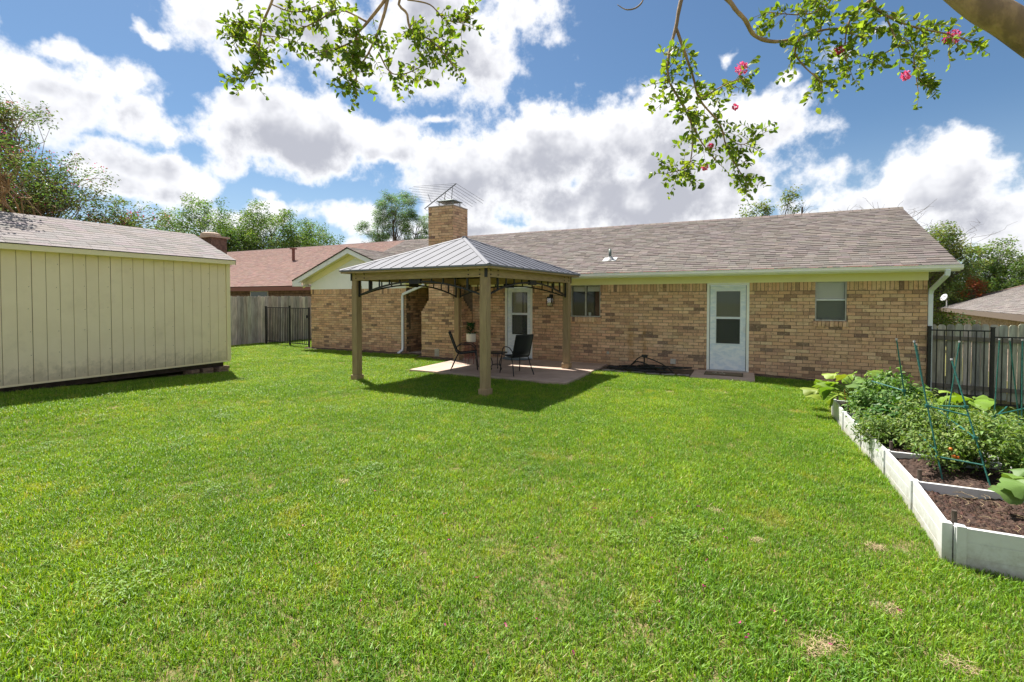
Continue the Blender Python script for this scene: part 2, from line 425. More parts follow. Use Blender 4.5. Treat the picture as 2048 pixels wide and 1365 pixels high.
M['old_lamp_glass'] = glassmat('lamp_glass', (0.9, 0.9, 0.88), 0.06, 0.03, 0.05, (0.5, 0.5, 0.45))
M['bulb'] = pmat('bulb', (0.80, 0.72, 0.50), None, rough=0.25)
M['tomato'] = pmat('tomato', (0.60, 0.07, 0.02), (0.65, 0.22, 0.03), 8, 0.3)
M['tomato_green'] = pmat('green_tomato', (0.25, 0.36, 0.07), None, rough=0.35)
M['pepper'] = pmat('red_marker', (0.65, 0.09, 0.06), None, rough=0.5)
M['dish'] = pmat('grey_dish', (0.55, 0.55, 0.55), None, rough=0.4)
M['straw'] = pmat('straw', (0.42, 0.32, 0.19), (0.30, 0.22, 0.12), 30, 0.95)
M['vent'] = pmat('vent_plastic', (0.50, 0.46, 0.38), (0.42, 0.38, 0.30), 12, 0.7)
M['block'] = pmat('paver_block', (0.30, 0.20, 0.13), (0.20, 0.13, 0.09), 12, 0.9, 0.4, 50)
M['paver'] = pmat('grey_paver', (0.40, 0.36, 0.31), (0.30, 0.26, 0.22), 8, 0.9, 0.4, 60)


def splash(mat, z0, z1, col, amt, sc=7.0):
    """soil splashed up the foot of a surface, with ragged edges"""
    t = NT.__new__(NT); t.t = mat.node_tree
    b = [n for n in t.t.nodes if n.type == 'BSDF_PRINCIPLED'][0]; src = b.inputs['Base Color'].links[0].from_socket
    g = t.n('ShaderNodeNewGeometry'); sp = t.n('ShaderNodeSeparateXYZ', i_0=g.outputs['Position'])
    nz = t.noise(g.outputs['Position'], sc, 7, 0.7)
    f = t.m('MULTIPLY', t.ramp(t.m('ADD', sp.outputs[2], t.m('MULTIPLY_ADD', nz, (z1 - z0) * 2.2, -(z1 - z0) * 1.1)), z1, z0), amt)
    sm = t.m('MULTIPLY', t.ramp(t.noise(g.outputs['Position'], 2.1, 6, 0.7), 0.52, 0.75), amt * 0.35)
    t.set(b.inputs['Base Color'], t.mix(t.m('MAXIMUM', f, sm), src, col))


splash(M['shed'], 0.2, 0.62, (0.42, 0.33, 0.21), 0.55)
splash(M['vinyl'], -0.20, 0.06, (0.30, 0.25, 0.17), 0.55, 14.0)
splash(M['white'], -1.0, -0.5, (0.5, 0.5, 0.48), 0.5)


def ground_z(x, y):
    t = max(0.0, x + 4.5)
    u = min(1.0, max(0.0, (-10.5 - x) / 4.5)); u = u * u * (3 - 2 * u)
    v = min(5.0, max(0.0, -5.6 - y))
    return -0.065 - min(0.0125 * t * t, 1.15) + 0.042 * u * v

# ------------------------------------------------------------------ ground
def axis(lo, hi, dense_lo, dense_hi, step, grow=1.35):
    a = list(np.arange(dense_lo, dense_hi + 1e-6, step)); s = step
    while a[-1] < hi: s *= grow; a.append(a[-1] + s)
    s = step
    while a[0] > lo: s *= grow; a.insert(0, a[0] - s)
    return a


gx, gy = axis(-500, 500, -26, 8, 0.5), axis(-300, 700, -15, 4, 0.5)
mb = MB()
vs = [(x, y, ground_z(x, y) - 0.012) for y in gy for x in gx]; nx = len(gx)
mb.add(vs, [(j * nx + i, j * nx + i + 1, (j + 1) * nx + i + 1, (j + 1) * nx + i) for j in range(len(gy) - 1) for i in range(nx - 1)])
m = bpy.data.materials.new('thatch_ground'); m.use_nodes = True
t = NT(m.node_tree); o = t.n('ShaderNodeOutputMaterial'); b = t.n('ShaderNodeBsdfPrincipled'); t.t.links.new(b.outputs[0], o.inputs[0])
g = t.n('ShaderNodeNewGeometry'); P = g.outputs['Position']
c = t.mix(t.ramp(t.noise(P, 0.9, 6), 0.35, 0.7), (0.075, 0.11, 0.02), (0.13, 0.14, 0.035))
c = t.mix(t.ramp(t.noise(P, 45, 4, 0.7), 0.42, 0.62), c, (0.26, 0.20, 0.10))
t.set(b.inputs['Base Color'], c); b.inputs['Roughness'].default_value = 0.95; b.inputs['Specular IOR Level'].default_value = 0.1
bp = t.n('ShaderNodeBump'); bp.inputs['Strength'].default_value = 0.8; bp.inputs['Distance'].default_value = 0.02
t.set(bp.inputs['Height'], t.noise(P, 70, 5, 0.7)); t.t.links.new(bp.outputs[0], b.inputs['Normal'])
lawn = mb.build('lawn', m, smooth=True); lawn['kind'] = 'structure'

PATIO = [(-11.10, -3.27), (-6.86, -3.42), (-6.88, -0.02), (-11.18, -0.02)]
mb = MB(); mb.prism([(x, y, -0.25) for x, y in PATIO], (0, 0, 0.235)); o = mb.build('patio', M['patio'], bevel=0.012); o['kind'] = 'structure'
o['label'] = 'worn pinkish concrete patio slab under the pavilion'
DSTEP = (-4.62, -1.28, -3.27, -0.02)
mb = MB(); mb.box((DSTEP[0], DSTEP[1], -0.3), (DSTEP[2], DSTEP[3], -0.03)); o = mb.build('doorstep', M['patio'], bevel=0.012); o['kind'] = 'structure'
mb = MB(); mb.box((-13.72, 0.0, -0.3), (-12.2, 1.3, -0.03)); o = mb.build('alcove_floor', M['concrete']); o['kind'] = 'structure'


def earth_bed(name, poly_fn, x0, x1, n, z=0.012):
    mb = MB(); vs = []; k = 6
    for i in range(n + 1):
        x = x0 + (x1 - x0) * i / n; ya, yb = poly_fn(x)
        for j in range(k + 1):
            y = ya + (yb - ya) * j / k
            vs.append((x, y, ground_z(x, y) + z + 0.025 * (j / k) * RS.rand() + (0.02 if 0 < j < k else -0.02) * RS.rand()))
    mb.add(vs, [(i * (k + 1) + j, (i + 1) * (k + 1) + j, (i + 1) * (k + 1) + j + 1, i * (k + 1) + j + 1) for i in range(n) for j in range(k)])
    o = mb.build(name, M['mulch'], smooth=True); o['kind'] = 'structure'; return o


def bed_w(x): return (-0.34 - 0.1 * math.sin(x * 2.1) - 0.06 * math.sin(x * 5.3) - (0.5 if -12.9 < x < -11.1 else 0), -0.005 if not (-12.7 < x < -11.18) else -0.585)
def bed_m(x): return (-1.0 - 0.08 * math.sin(x * 3.3) - 0.05 * math.sin(x * 9), -0.005)
def bed_r(x): return (-0.16 - 0.06 * math.sin(x * 3.7), -0.005)


earth_bed('earth_strip_wing', bed_w, -18.3, -11.12, 60)
earth_bed('earth_strip_main', bed_m, -6.84, -4.63, 24)
earth_bed('earth_strip_right', bed_r, -3.25, 0.0, 24)

# ------------------------------------------------------------------ the house
house = thing('brick_house', 'single storey tan brick house with brown shingle roof and yellow trim', 'house', (-6.0, 0.0, -0.09))
BRICKS = [((0.70, 0.445, 0.265), 40), ((0.63, 0.385, 0.23), 26), ((0.74, 0.50, 0.31), 18), ((0.53, 0.325, 0.195), 12), ((0.42, 0.255, 0.165), 8), ((0.26, 0.165, 0.12), 6)]
BW = [w for _, w in BRICKS]


def brick_col(rng=random):
    return jit(rng.choices([c for c, _ in BRICKS], BW)[0], 0.12, rng)


CH, BL, JT = 0.0805, 0.252, 0.0105     # course height, stretcher module, joint


def clip(u0, u1, z, openings):
    seg = [(u0, u1)]
    for a, b, za, zb in openings:
        if za - 0.001 < z < zb + 0.001:
            new = []
            for s, e in seg:
                if b <= s or a >= e: new.append((s, e)); continue
                if a > s: new.append((s, a))
                if b < e: new.append((b, e))
            seg = new
    return seg


def courses(u0, u1, z0, n, openings, phase=0.0, left_edge=None, right_edge=None):
    """stretcher bricks (ua, ub, za, zb) of a wall of n courses"""
    out = []
    for k in range(n):
        za, zb = z0 + k * CH, z0 + (k + 1) * CH - JT
        lo = left_edge(k) if left_edge else u0
        hi = right_edge(k) if right_edge else u1
        off = (BL / 2 if k % 2 else 0) + phase + random.uniform(-0.012, 0.012)
        u = math.floor((lo - off) / BL) * BL + off
        while u < hi:
            a, b = max(u, lo), min(u + BL - JT, hi)
            if b - a > 0.03:
                for s, e in clip(a, b, (za + zb) / 2, openings):
                    if e - s > 0.03: out.append((s, e, za, zb))
            u += BL
    return out


def soldiers(u0, u1, za, zb, openings):
    out = []; u = u0
    while u < u1 - 0.03:
        e = min(u + 0.081 - JT, u1)
        for s, q in clip(u, e, (za + zb) / 2, openings):
            if q - s > 0.02: out.append((s, q, za, zb))
        u += 0.081
    return out


def lay(mb, bricks, place, depth=0.012):
    for s, e, za, zb in bricks:
        p = random.uniform(-0.003, 0.003); t = random.uniform(-0.002, 0.002)
        c = brick_col()
        q = [place(s, za + t, 0), place(e, za + t, 0), place(e, zb + t, 0), place(s, zb + t, 0),
             place(s, za + t, depth + p), place(e, za + t, depth + p), place(e, zb + t, depth + p), place(s, zb + t, depth + p)]
        mb.add(q, [(4, 5, 6, 7), (0, 1, 5, 4), (1, 2, 6, 5), (2, 3, 7, 6), (3, 0, 4, 7)], c)


def wall_sheet(mb, u0, u1, z0, z1, openings, thick, place):
    """wall backing with real holes: rectangles between the openings"""
    us = sorted({u0, u1, *[a for o in openings for a in o[:2] if u0 < a < u1]})
    for a, b in zip(us, us[1:]):
        zs = [(z0, z1)]
        for oa, ob, za, zb in openings:
            if oa < (a + b) / 2 < ob:
                zs = [q for s, e in zs for q in ((s, min(e, za)), (max(s, zb), e)) if q[1] - q[0] > 1e-3]
        for s, e in zs:
            q = [place(a, s, 0), place(b, s, 0), place(b, e, 0), place(a, e, 0), place(a, s, -thick), place(b, s, -thick), place(b, e, -thick), place(a, e, -thick)]
            mb.add(q, [(0, 1, 2, 3), (5, 4, 7, 6), (4, 5, 1, 0), (1, 5, 6, 2), (3, 2, 6, 7), (4, 0, 3, 7)])


D2 = (-4.352, -3.396); D1 = (-10.034, -9.134); WR = (-2.034, -1.426); WL = (-7.946, -7.091)
OPEN = [(D2[0], D2[1], -0.4, 2.4), (D1[0], D1[1], -0.4, 2.4), (WR[0], WR[1], 1.255, 2.4), (WL[0], WL[1], 1.262, 2.4)]
SILLZ = 1.13
OPEN_B = OPEN + [(WR[0] - 0.03, WR[1] + 0.03, SILLZ, 1.26), (WL[0] - 0.03, WL[1] + 0.03, SILLZ, 1.265)]
front = lambda u, z, d: (u, -d, z)
Z0 = 1.95 - 27 * CH
# wall backings
mb = MB(); wall_sheet(mb, -13.74, 0.0, -0.26, 2.36, OPEN + [(-13.74, -12.35, -0.5, 2.155)], 0.22, front)
wall_main = mb.build('wall', M['mortar'], house)
mb = MB(); wall_sheet(mb, -18.20, -13.75, -0.26, 2.30, [], 0.22, front); wall_wing = mb.build('wall', M['mortar'], house)
# alcove side and back
mb = MB(); mb.box((-13.97, 0.222, -0.26), (-13.762, 1.5, 2.30)); mb.box((-13.76, 1.31, -0.26), (-12.2, 1.5, 2.30)); mb.box((-12.36, 0.222, -0.26), (-12.2, 1.3, 2.30))
wall_alc = mb.build('wall', M['mortar'], house)
mb = MB(); mb.box((-13.75, 0.0, 2.16), (-12.2, 1.3, 2.19)); mb.build('alcove_ceiling', M['trim_yellow'], house)
# right end wall of the house (round the corner)
mb = MB(); mb.box((-0.23, 0.222, -0.5), (-0.004, 7.5, 2.36)); mb.build('wall', M['mortar'], house)
mb = MB(); endw = lambda u, z, d: (-0.004 + d, u, z)
lay(mb, courses(0.0, 7.5, Z0 - 3 * CH, 30, []), endw); mb.build('end_bricks', M['brick'], house, kind='stuff')
# foundation
mb = MB(); mb.box((-18.19, 0.004, -0.6), (-0.005, 0.21, -0.262)); mb.box((-3.39, -0.006, -0.6), (0.006, 0.20, -0.235)); mb.build('foundation', M['foundation'], house)

main_b = courses(-11.17, 0.0, Z0, 27, OPEN_B)
sold_b = soldiers(-11.17, 0.0, 1.955, 2.17, OPEN_B)
wing_b = courses(-18.20, -13.75, Z0 + CH, 26, [], 0.1); wing_s = soldiers(-18.2, -13.75, 1.955, 2.16, [])
# the 300 bricks that show largest: stretchers at the near end, each an object of its own
full = [b for b in main_b if abs(b[1] - b[0] - (BL - JT)) < 1e-6 and b[2] > -0.12]
full.sort(key=lambda b: -b[0]); single = set(full[:300])
var = []
for i in range(40):
    q = MB(); L2, H2 = (BL - JT) / 2, (CH - JT) / 2; d = 0.012 + random.uniform(-.003, .003)
    q.add([(-L2, 0, -H2), (L2, 0, -H2), (L2, 0, H2), (-L2, 0, H2), (-L2, -d, -H2), (L2, -d, -H2), (L2, -d, H2), (-L2, -d, H2)],
          [(4, 5, 6, 7), (0, 1, 5, 4), (1, 2, 6, 5), (2, 3, 7, 6), (3, 0, 4, 7)], brick_col())
    me = q.mesh('brick'); me.materials.append(M['brick']); var.append(me)
hl = LOC[house.name]
for b in full[:300]:
    o = bpy.data.objects.new('brick', random.choice(var)); COL.objects.link(o); o.parent = wall_main
    o.location = ((b[0] + b[1]) / 2 - hl[0], 0 - hl[1], (b[2] + b[3]) / 2 + random.uniform(-.002, .002) - hl[2])
    o.rotation_euler = (0, random.uniform(-.004, .004), 0)
mb = MB(); lay(mb, [b for b in main_b if b not in single] + sold_b, front)
for W in (WR, WL):      # rowlock sills, tipped bricks standing proud under each window
    u = W[0] - 0.03; zt = 1.253 if W is WR else 1.26
    while u < W[1] + 0.02:
        e = min(u + 0.081 - JT, W[1] + 0.03); p = random.uniform(.045, .055); c = brick_col()
        mb.add([(u, 0, SILLZ), (e, 0, SILLZ), (e, 0, zt), (u, 0, zt), (u, -p, SILLZ - .005), (e, -p, SILLZ - .005), (e, -p, zt - .02), (u, -p, zt - .02)],
               [(4, 5, 6, 7), (0, 1, 5, 4), (1, 2, 6, 5), (2, 3, 7, 6), (3, 0, 4, 7)], c)
        u += 0.081
mb.build('bricks', M['brick'], house, kind='stuff')
mb = MB(); lay(mb, wing_b + wing_s, front); mb.build('wing_bricks', M['brick'], house, kind='stuff')
mb = MB(); side = lambda u, z, d: (-13.762 + d, u, z)
lay(mb, courses(0.0, 1.3, Z0 + CH, 26, []) + soldiers(0.0, 1.3, 1.955, 2.15, []), side)
back = lambda u, z, d: (u, 1.31 - d, z)
lay(mb, courses(-13.74, -12.36, Z0 + CH, 28, []), back); mb.build('alcove_bricks', M['brick'], house, kind='stuff')

# chimney: breast with corbelled shoulders, stack through the eave, cap
CX0, CX1, SX0, SX1, CY, CB = -12.695, -11.20, -12.41, -11.505, -0.60, 0.25
nbreast = int((1.45 - (Z0 + CH)) / CH); zsh = Z0 + CH + nbreast * CH
steps = 5
def le(k): return CX0 if k < nbreast else min(SX0, CX0 + (SX0 - CX0) * (k - nbreast + 1) / steps)
def re_(k): return CX1 if k < nbreast else max(SX1, CX1 - (CX1 - SX1) * (k - nbreast + 1) / steps)
ZC = Z0 + CH; NC = int((4.64 - ZC) / CH)
ch_root = MB()
for k in range(NC):
    ch_root.box((le(k) + .012, CY + .012, ZC + k * CH - (0.3 if k == 0 else 0)), (re_(k) - .012, (CB - .012) if k > nbreast + steps else -0.001, ZC + (k + 1) * CH - (0.002 if k == NC - 1 else 0)))
chimney = ch_root.build('chimney', M['mortar'], house)
mb = MB()
cf = lambda u, z, d: (u, CY + .012 - d, z)
lay(mb, courses(CX0, CX1, ZC, NC, [], 0.05, le, re_), cf)
for k in range(NC):
    ks = k > nbreast + steps
    hi = CB if ks else 0.0
    cr = courses(CY, hi, ZC + k * CH, 1, [], 0.126 if k % 2 else 0.0)
    lay(mb, cr, lambda u, z, d: (re_(k) - .012 + d, u, z)); lay(mb, cr, lambda u, z, d: (le(k) + .012 - d, u, z))
    if ks: lay(mb, courses(SX0, SX1, ZC + k * CH, 1, [], 0.05), lambda u, z, d: (u, CB - .012 + d, z))
    if nbreast <= k < nbreast + steps:          # tops of the corbel steps
        a, b2 = (le(k - 1), le(k)), (re_(k), re_(k - 1))
        for q in (a, b2): mb.box((q[0], CY + .002, ZC + k * CH - .012), (q[1], -0.002, ZC + k * CH - .001), brick_col())
mb.build('bricks', M['brick'], chimney, kind='stuff')
mb = MB(); zt = ZC + NC * CH
mb.box((SX0 - .004, CY - .004, zt - .004), (SX1 + .004, CB + .004, zt + .03)); mb.build('crown_slab', M['flue'], chimney)
cx, cy = (SX0 + SX1) / 2 + .05, (CY + CB) / 2
mb = MB()
for a in ((-.26, -.2), (.26, -.2), (.26, .2), (-.26, .2)): mb.bar((cx + a[0], cy + a[1], zt + .03), (cx + a[0], cy + a[1], zt + .22), .02, .02, (1, 0, 0))
mb.box((cx - .28, cy - .22, zt + .03), (cx + .28, cy + .22, zt + .055))
ap = (cx, cy, zt + .30); q = [(cx - .32, cy - .26, zt + .215), (cx + .32, cy - .26, zt + .215), (cx + .32, cy + .26, zt + .215), (cx - .32, cy + .26, zt + .215)]
mb.add(q + [ap] + [(x, y, z - .02) for x, y, z in q], [(0, 1, 4), (1, 2, 4), (2, 3, 4), (3, 0, 4), (0, 5, 6, 1), (1, 6, 7, 2), (2, 7, 8, 3), (3, 8, 5, 0), (8, 7, 6, 5)])
mb.build('chimney_cap', M['cap_metal'], chimney)
mb = MB()
for i in range(13):
    x = cx - .25 + i * .5 / 12
    for y in (-.19, .19): mb.bar((x, cy + y, zt + .055), (x, cy + y, zt + .2), .004, .004, (1, 0, 0))
for k in range(4):
    for y in (-.19, .19): mb.bar((cx - .25, cy + y, zt + .08 + k * .035), (cx + .25, cy + y, zt + .08 + k * .035), .004, .004)
mb.build('spark_screen', M['mesh_wire'], chimney)

# ---- roof
EY, EZ, RY, RZ = -0.52, 2.452, 3.75, 4.303
PX0, PX1 = -16.73, 0.372
sl = Vector((0, RY - EY, RZ - EZ)); SLEN = sl.length; sdir = sl.normalized(); nrm = Vector((0, -sdir.z, sdir.y))
SHC = [(0.182, 0.159, 0.145), (0.17, 0.148, 0.135), (0.196, 0.172, 0.157), (0.16, 0.138, 0.127)]
TW = (0.16, 0.21, 0.26, 0.31)


def tabs(u_lo, u_hi, n, expo):
    """shingle tabs (u, width, course); u_lo / u_hi give the run of a course"""
    out = []
    for k in range(n):
        a, b = u_lo(k), u_hi(k); u = a - random.random() * .25
        while u < b - .02:
            w = random.choice(TW); s, e = max(u, a), min(u + w, b)
            if e - s > .03: out.append((s, e - s, k))
            u += w
    return out


def tab_geo(mb, o, ud, sd, nd, w, expo, th, col):
    o, ud, sd, nd = Vector(o), Vector(ud), Vector(sd), Vector(nd)
    g = 0.0022; over = expo * 1.12
    p = [o + ud * g, o + ud * (w - g), o + ud * (w - g) + sd * over, o + ud * g + sd * over]
    vs = [tuple(x) for x in p] + [tuple(p[0] + nd * th), tuple(p[1] + nd * th), tuple(p[2] + nd * .0015), tuple(p[3] + nd * .0015)]
    mb.add(vs, [(4, 5, 6, 7), (0, 1, 5, 4), (1, 2, 6, 5), (3, 0, 4, 7)], col)


def shingle_roof(parent, orig, ud, sd, nd, u_lo, u_hi, n, expo, cols, th=(.006, .018), singles=0, key=None, name='shingles'):
    tb = tabs(u_lo, u_hi, n, expo); orig, ud, sd, nd = Vector(orig), Vector(ud), Vector(sd), Vector(nd)
    off = Vector(LOC.get(parent.name, (0, 0, 0)))
    pick = set()
    if singles:
        cand = [t for t in tb if any(abs(t[1] - w) < 1e-6 for w in TW)]
        cand.sort(key=key); pick = set(cand[:singles]); vr = {}
        for w in TW:
            vr[w] = []
            for _ in range(8):
                q = MB(); tab_geo(q, (0, 0, 0), (1, 0, 0), (0, 1, 0), (0, 0, 1), w, expo, random.uniform(*th), jit(random.choice(cols), .13))
                me = q.mesh('shingle'); me.materials.append(M['shingle']); vr[w].append(me)
        rot = Matrix((ud, sd, nd)).transposed().to_euler()
        for t in cand[:singles]:
            w = min(TW, key=lambda a: abs(a - t[1]))
            o = bpy.data.objects.new('shingle', random.choice(vr[w])); COL.objects.link(o); o.parent = parent
            o.location = orig + ud * t[0] + sd * (t[2] * expo + random.uniform(-.004, .004)) - off; o.rotation_euler = rot
    mb = MB()
    for t in tb:
        if t in pick: continue
        tab_geo(mb, orig + ud * t[0] + sd * (t[2] * expo + random.uniform(-.004, .004)), ud, sd, nd, t[1], expo, random.uniform(*th), jit(random.choice(cols), .13))
    return mb.build(name, M['shingle'], parent, kind='stuff')


def slab(mb, pts, nd, th):
    nd = Vector(nd); mb.prism([tuple(Vector(p) - nd * th) for p in pts], nd * (th - .002)); return mb


# deck as two sheets round the chimney hole is not needed: the stack stands at the eave edge
GX, GZ, GY, GE = -15.965, 3.56, -0.42, (-18.70, -13.23)
gsl = (GZ - 2.46) / (GX - GE[0])
ry_ = lambda z: EY + (z - EZ) * sdir.y / sdir.z
vx_ = lambda z: GX + (GZ - z) / gsl if z < GZ else PX0
zl = GZ - gsl * (GX - PX0)
mb = MB(); slab(mb, [(vx_(EZ), EY, EZ), (PX1, EY, EZ), (PX1, RY, RZ), (PX0, RY, RZ), (PX0, ry_(zl), zl), (GX, ry_(GZ), GZ)], nrm, .03)
nb = Vector((0, sdir.z, sdir.y)); slab(mb, [(PX1, RY * 2 - EY, EZ), (PX0, RY * 2 - EY, EZ), (PX0, RY, RZ), (PX1, RY, RZ)], nb, .03)
roof = mb.build('roof', M['deck'], house)
EXPO = 0.142
ncr = int(SLEN / EXPO)
hole = lambda t: False
shingle_roof(roof, (0, EY - .012, EZ - .006), (1, 0, 0), sdir, nrm, lambda k: max(PX0, vx_(EZ + k * EXPO * sdir.z)), lambda k: PX1, ncr, EXPO, SHC, singles=300,
             key=lambda t: (Vector((t[0], EY + t[2] * EXPO * sdir.y, EZ + t[2] * EXPO * sdir.z)) - CAM).length)
shingle_roof(roof, (PX1, RY * 2 - EY, EZ), (-1, 0, 0), Vector((0, -sdir.y, sdir.z)), nb, lambda k: 0, lambda k: PX1 - PX0, ncr, EXPO, SHC, name='rear_shingles')
mb = MB(); x = PX0
while x < PX1 - .05:
    e = min(x + .21, PX1); c = jit((.20, .165, .15), .15)
    mb.prism([(x, RY - .13, RZ - .048), (x, RY, RZ + .014), (x, RY + .13, RZ - .048), (x, RY + .12, RZ - .056), (x, RY, RZ - .002), (x, RY - .12, RZ - .056)], (e - x + .02, 0, 0), c)
    x += .21
mb.build('ridge_cap', M['shingle'], house)
# rakes, frieze, fascia, gutter
rk = lambda x: [(x, EY, EZ - .03), (x, RY, RZ - .03), (x, RY, RZ - .16), (x, EY, EZ - .12)]
mb = MB(); mb.prism(rk(PX1 - .03), (.028, 0, 0)); mb.prism([(x, RY * 2 - y, z) for x, y, z in rk(PX1 - .03)], (.028, 0, 0)); mb.build('rake_board', M['trim_yellow'], house)
mb = MB(); mb.prism([(-.01, 0.0, 2.34), (-.01, RY, RZ - .17), (-.01, RY * 2, 2.34)], (-.1, 0, 0)); mb.build('gable_end', M['trim_yellow'], house)
mb = MB(); mb.box((-11.2, -.035, 2.15), (0.006, -.003, 2.352)); mb.box((-13.75, -.035, 2.15), (-12.43, -.003, 2.352)); mb.build('frieze_board', M['trim_yellow'], house)
mb = MB(); mb.box((-11.495, EY + .02, 2.353), (PX1 - .03, .01, 2.367)); mb.box((-13.9, EY + .02, 2.353), (-12.42, .01, 2.367)); mb.build('soffit', M['trim_yellow'], house)
mb = MB(); mb.box((-11.49, EY, 2.31), (PX1, EY + .019, 2.44)); mb.box((-13.7, EY, 2.31), (-12.42, EY + .019, 2.44)); mb.build('fascia', M['trim_pale'], house)
def gutter(x0, x1):
    mb = MB(); a = EY - .003
    mb.prism([(x0, a, 2.335), (x0, a - .085, 2.335), (x0, a - .115, 2.375), (x0, a - .115, 2.42), (x0, a - .128, 2.424), (x0, a - .128, 2.436), (x0, a - .1, 2.436), (x0, a - .1, 2.385), (x0, a - .075, 2.35), (x0, a - .006, 2.35), (x0, a - .006, 2.436), (x0, a, 2.436)], (x1 - x0, 0, 0))
    for x in (x0, x1 - .004): mb.prism([(x - .001, a - .001, 2.334), (x - .001, a - .086, 2.334), (x - .001, a - .116, 2.375), (x - .001, a - .116, 2.437), (x - .001, a - .001, 2.437)], (.006, 0, 0))
    return mb.build('gutter', M['gutter'], house)
gutter(-11.48, .39); gutter(-13.65, -12.43)
mb = MB()
for i in range(40):        # leaf litter and curled drip edge along the gutter lip
    x = random.uniform(-9.5, -.3); mb.obox((x, EY - .03, 2.441 + random.uniform(0, .012)), (random.uniform(.03, .16), 0, random.uniform(-.004, .004)), (0, .02, .006), (0, 0, .006), jit((.20, .10, .075), .3))
mb.build('gutter_litter', M['shingle'], house, kind='stuff')
mb = MB(); mb.box((-13.22, EY - .022, EZ - .032), (PX1 + .004, EY - .004, EZ - .012)); mb.build('drip_edge', M['galv'], house)

# wing gable
mb = MB(); mb.prism([(-18.2, -.02, 2.13), (-13.75, -.02, 2.13), (-13.75, -.02, 2.46 + gsl * .45), (GX, -.02, GZ - .12), (-18.2, -.02, 2.46 + gsl * .42)], (0, .035, 0)); mb.build('gable_panel', M['gable_white'], house)
mb = MB()
for i in range(8):      # lap lines of the gable siding
    z = 2.26 + i * .15; h = max(0, (GZ - .15 - z) / gsl)
    if h > .1: mb.box((max(-18.19, GX - h), -.027, z), (min(-13.76, GX + h), -.0201, z + .012))
mb.build('gable_lap', M['gable_white'], house)
for sgn, ex in ((-1, GE[0]), (1, GE[1])):
    d = Vector((GX - ex, 0, GZ - 2.46)); L = d.length; d.normalize(); n = Vector((-d.z * (1 if d.x > 0 else -1), 0, abs(d.x)))
    yb = 6.0 if sgn < 0 else 3.2
    mb = MB(); mb.prism([(ex, GY, 2.46 - .03), (GX, GY, GZ - .03), (GX, GY, GZ - .20), (ex + .0, GY, 2.46 - .20)], (0, .03, 0)); mb.build('rake_board', M['white'], house)
    mb = MB(); mb.prism([(ex, GY + .03, 2.37), (GX, GY + .03, GZ - .09), (GX, GY + .03, GZ - .105), (ex, GY + .03, 2.355)], (0, .40, 0)); mb.build('soffit', M['trim_yellow'], house)
    mb = MB(); mb.prism([(ex + .12, -.045, 2.46 + gsl * .12 - .115), (GX, -.045, GZ - .115), (GX, -.045, GZ - .33), (ex + .12, -.045, 2.46 + gsl * .12 - .33)], (0, .02, 0)); mb.build('frieze_board', M['trim_yellow'], house)
    mb = MB(); slab(mb, [(ex, GY - .02, 2.46), (ex, yb, 2.46), (GX, yb, GZ), (GX, GY - .02, GZ)], n, .03); wr = mb.build('roof', M['deck'], house)
    if sgn > 0:
        # right slope: runs back until it meets the main roof plane
        ncw = int(L / EXPO)
        def vhi(k):
            z = 2.46 + k * EXPO * d.z
            return (EY + (z - EZ) / (sdir.z / sdir.y)) + .10 - (GY - .03)
        shingle_roof(wr, (ex, GY - .03, 2.46), (0, 1, 0), d, n, lambda k: 0, vhi, ncw, EXPO, SHC, name='shingles')
    else:
        shingle_roof(wr, (ex, yb, 2.46), (0, -1, 0), d, n, lambda k: 0, lambda k: yb - GY + .03, int(L / EXPO), EXPO, SHC, name='shingles')
mb = MB(); y = GY - .03
while y < 2.0:
    mb.prism([(GX - .13, y, GZ - .04), (GX, y, GZ + .016), (GX + .13, y, GZ - .04), (GX + .12, y, GZ - .05), (GX, y, GZ), (GX - .12, y, GZ - .05)], (0, .23, 0), jit((.13, .11, .10), .2)); y += .21
mb.build('ridge_cap', M['shingle'], house)
mb = MB(); mb.box((-18.70, GY + .0, 2.24), (-18.14, .0, 2.262)); mb.box((-18.70, GY + .001, 2.262), (-18.25, GY + .029, 2.38)); mb.build('eave_return', M['white'], house)
# vent pipe on the main slope
mb = MB(); vx, vy = -6.945, .45; vz = EZ + (vy - EY) * sdir.z / sdir.y
mb.lathe((vx, vy, vz - .02), [(.15, -.02), (.10, .06), (.055, .10), (.055, .12)], 16); vp = mb.build('vent_pipe', M['galv'], house, smooth=True)
mb = MB(); mb.tube([(vx, vy, vz), (vx, vy, vz + .30)], .038, 12); mb.build('pipe', M['cap_metal'], vp, smooth=True)
mb = MB(); mb.obox((vx, vy, vz + .012), Vector((.19, 0, 0)), sdir * .16, nrm * .004); mb.build('flashing', M['galv'], vp)

# downspouts
def spout(path, w=.085, d=.06):
    mb = MB()
    P = [Vector(p) for p in path]
    for a, b in zip(P, P[1:]):
        e = (b - a).normalized() * .02
        mb.bar(a - e, b + e, w, d, (0, -1, 0.001))
    return mb.build('downspout', M['spout'], house, bevel=.012)
spout([(.16, -.60, 2.33), (.155, -.58, 2.24), (.062, -.03, 1.95), (.06, .03, 1.87), (.06, .03, -.25), (.08, -.02, -.36)])
spout([(-12.62, -.58, 2.33), (-12.64, -.57, 2.2), (-13.79, -.12, 1.93), (-13.86, -.065, 1.86), (-13.86, -.065, .12), (-13.87, -.08, .04), (-13.90, -.25, -.04)])


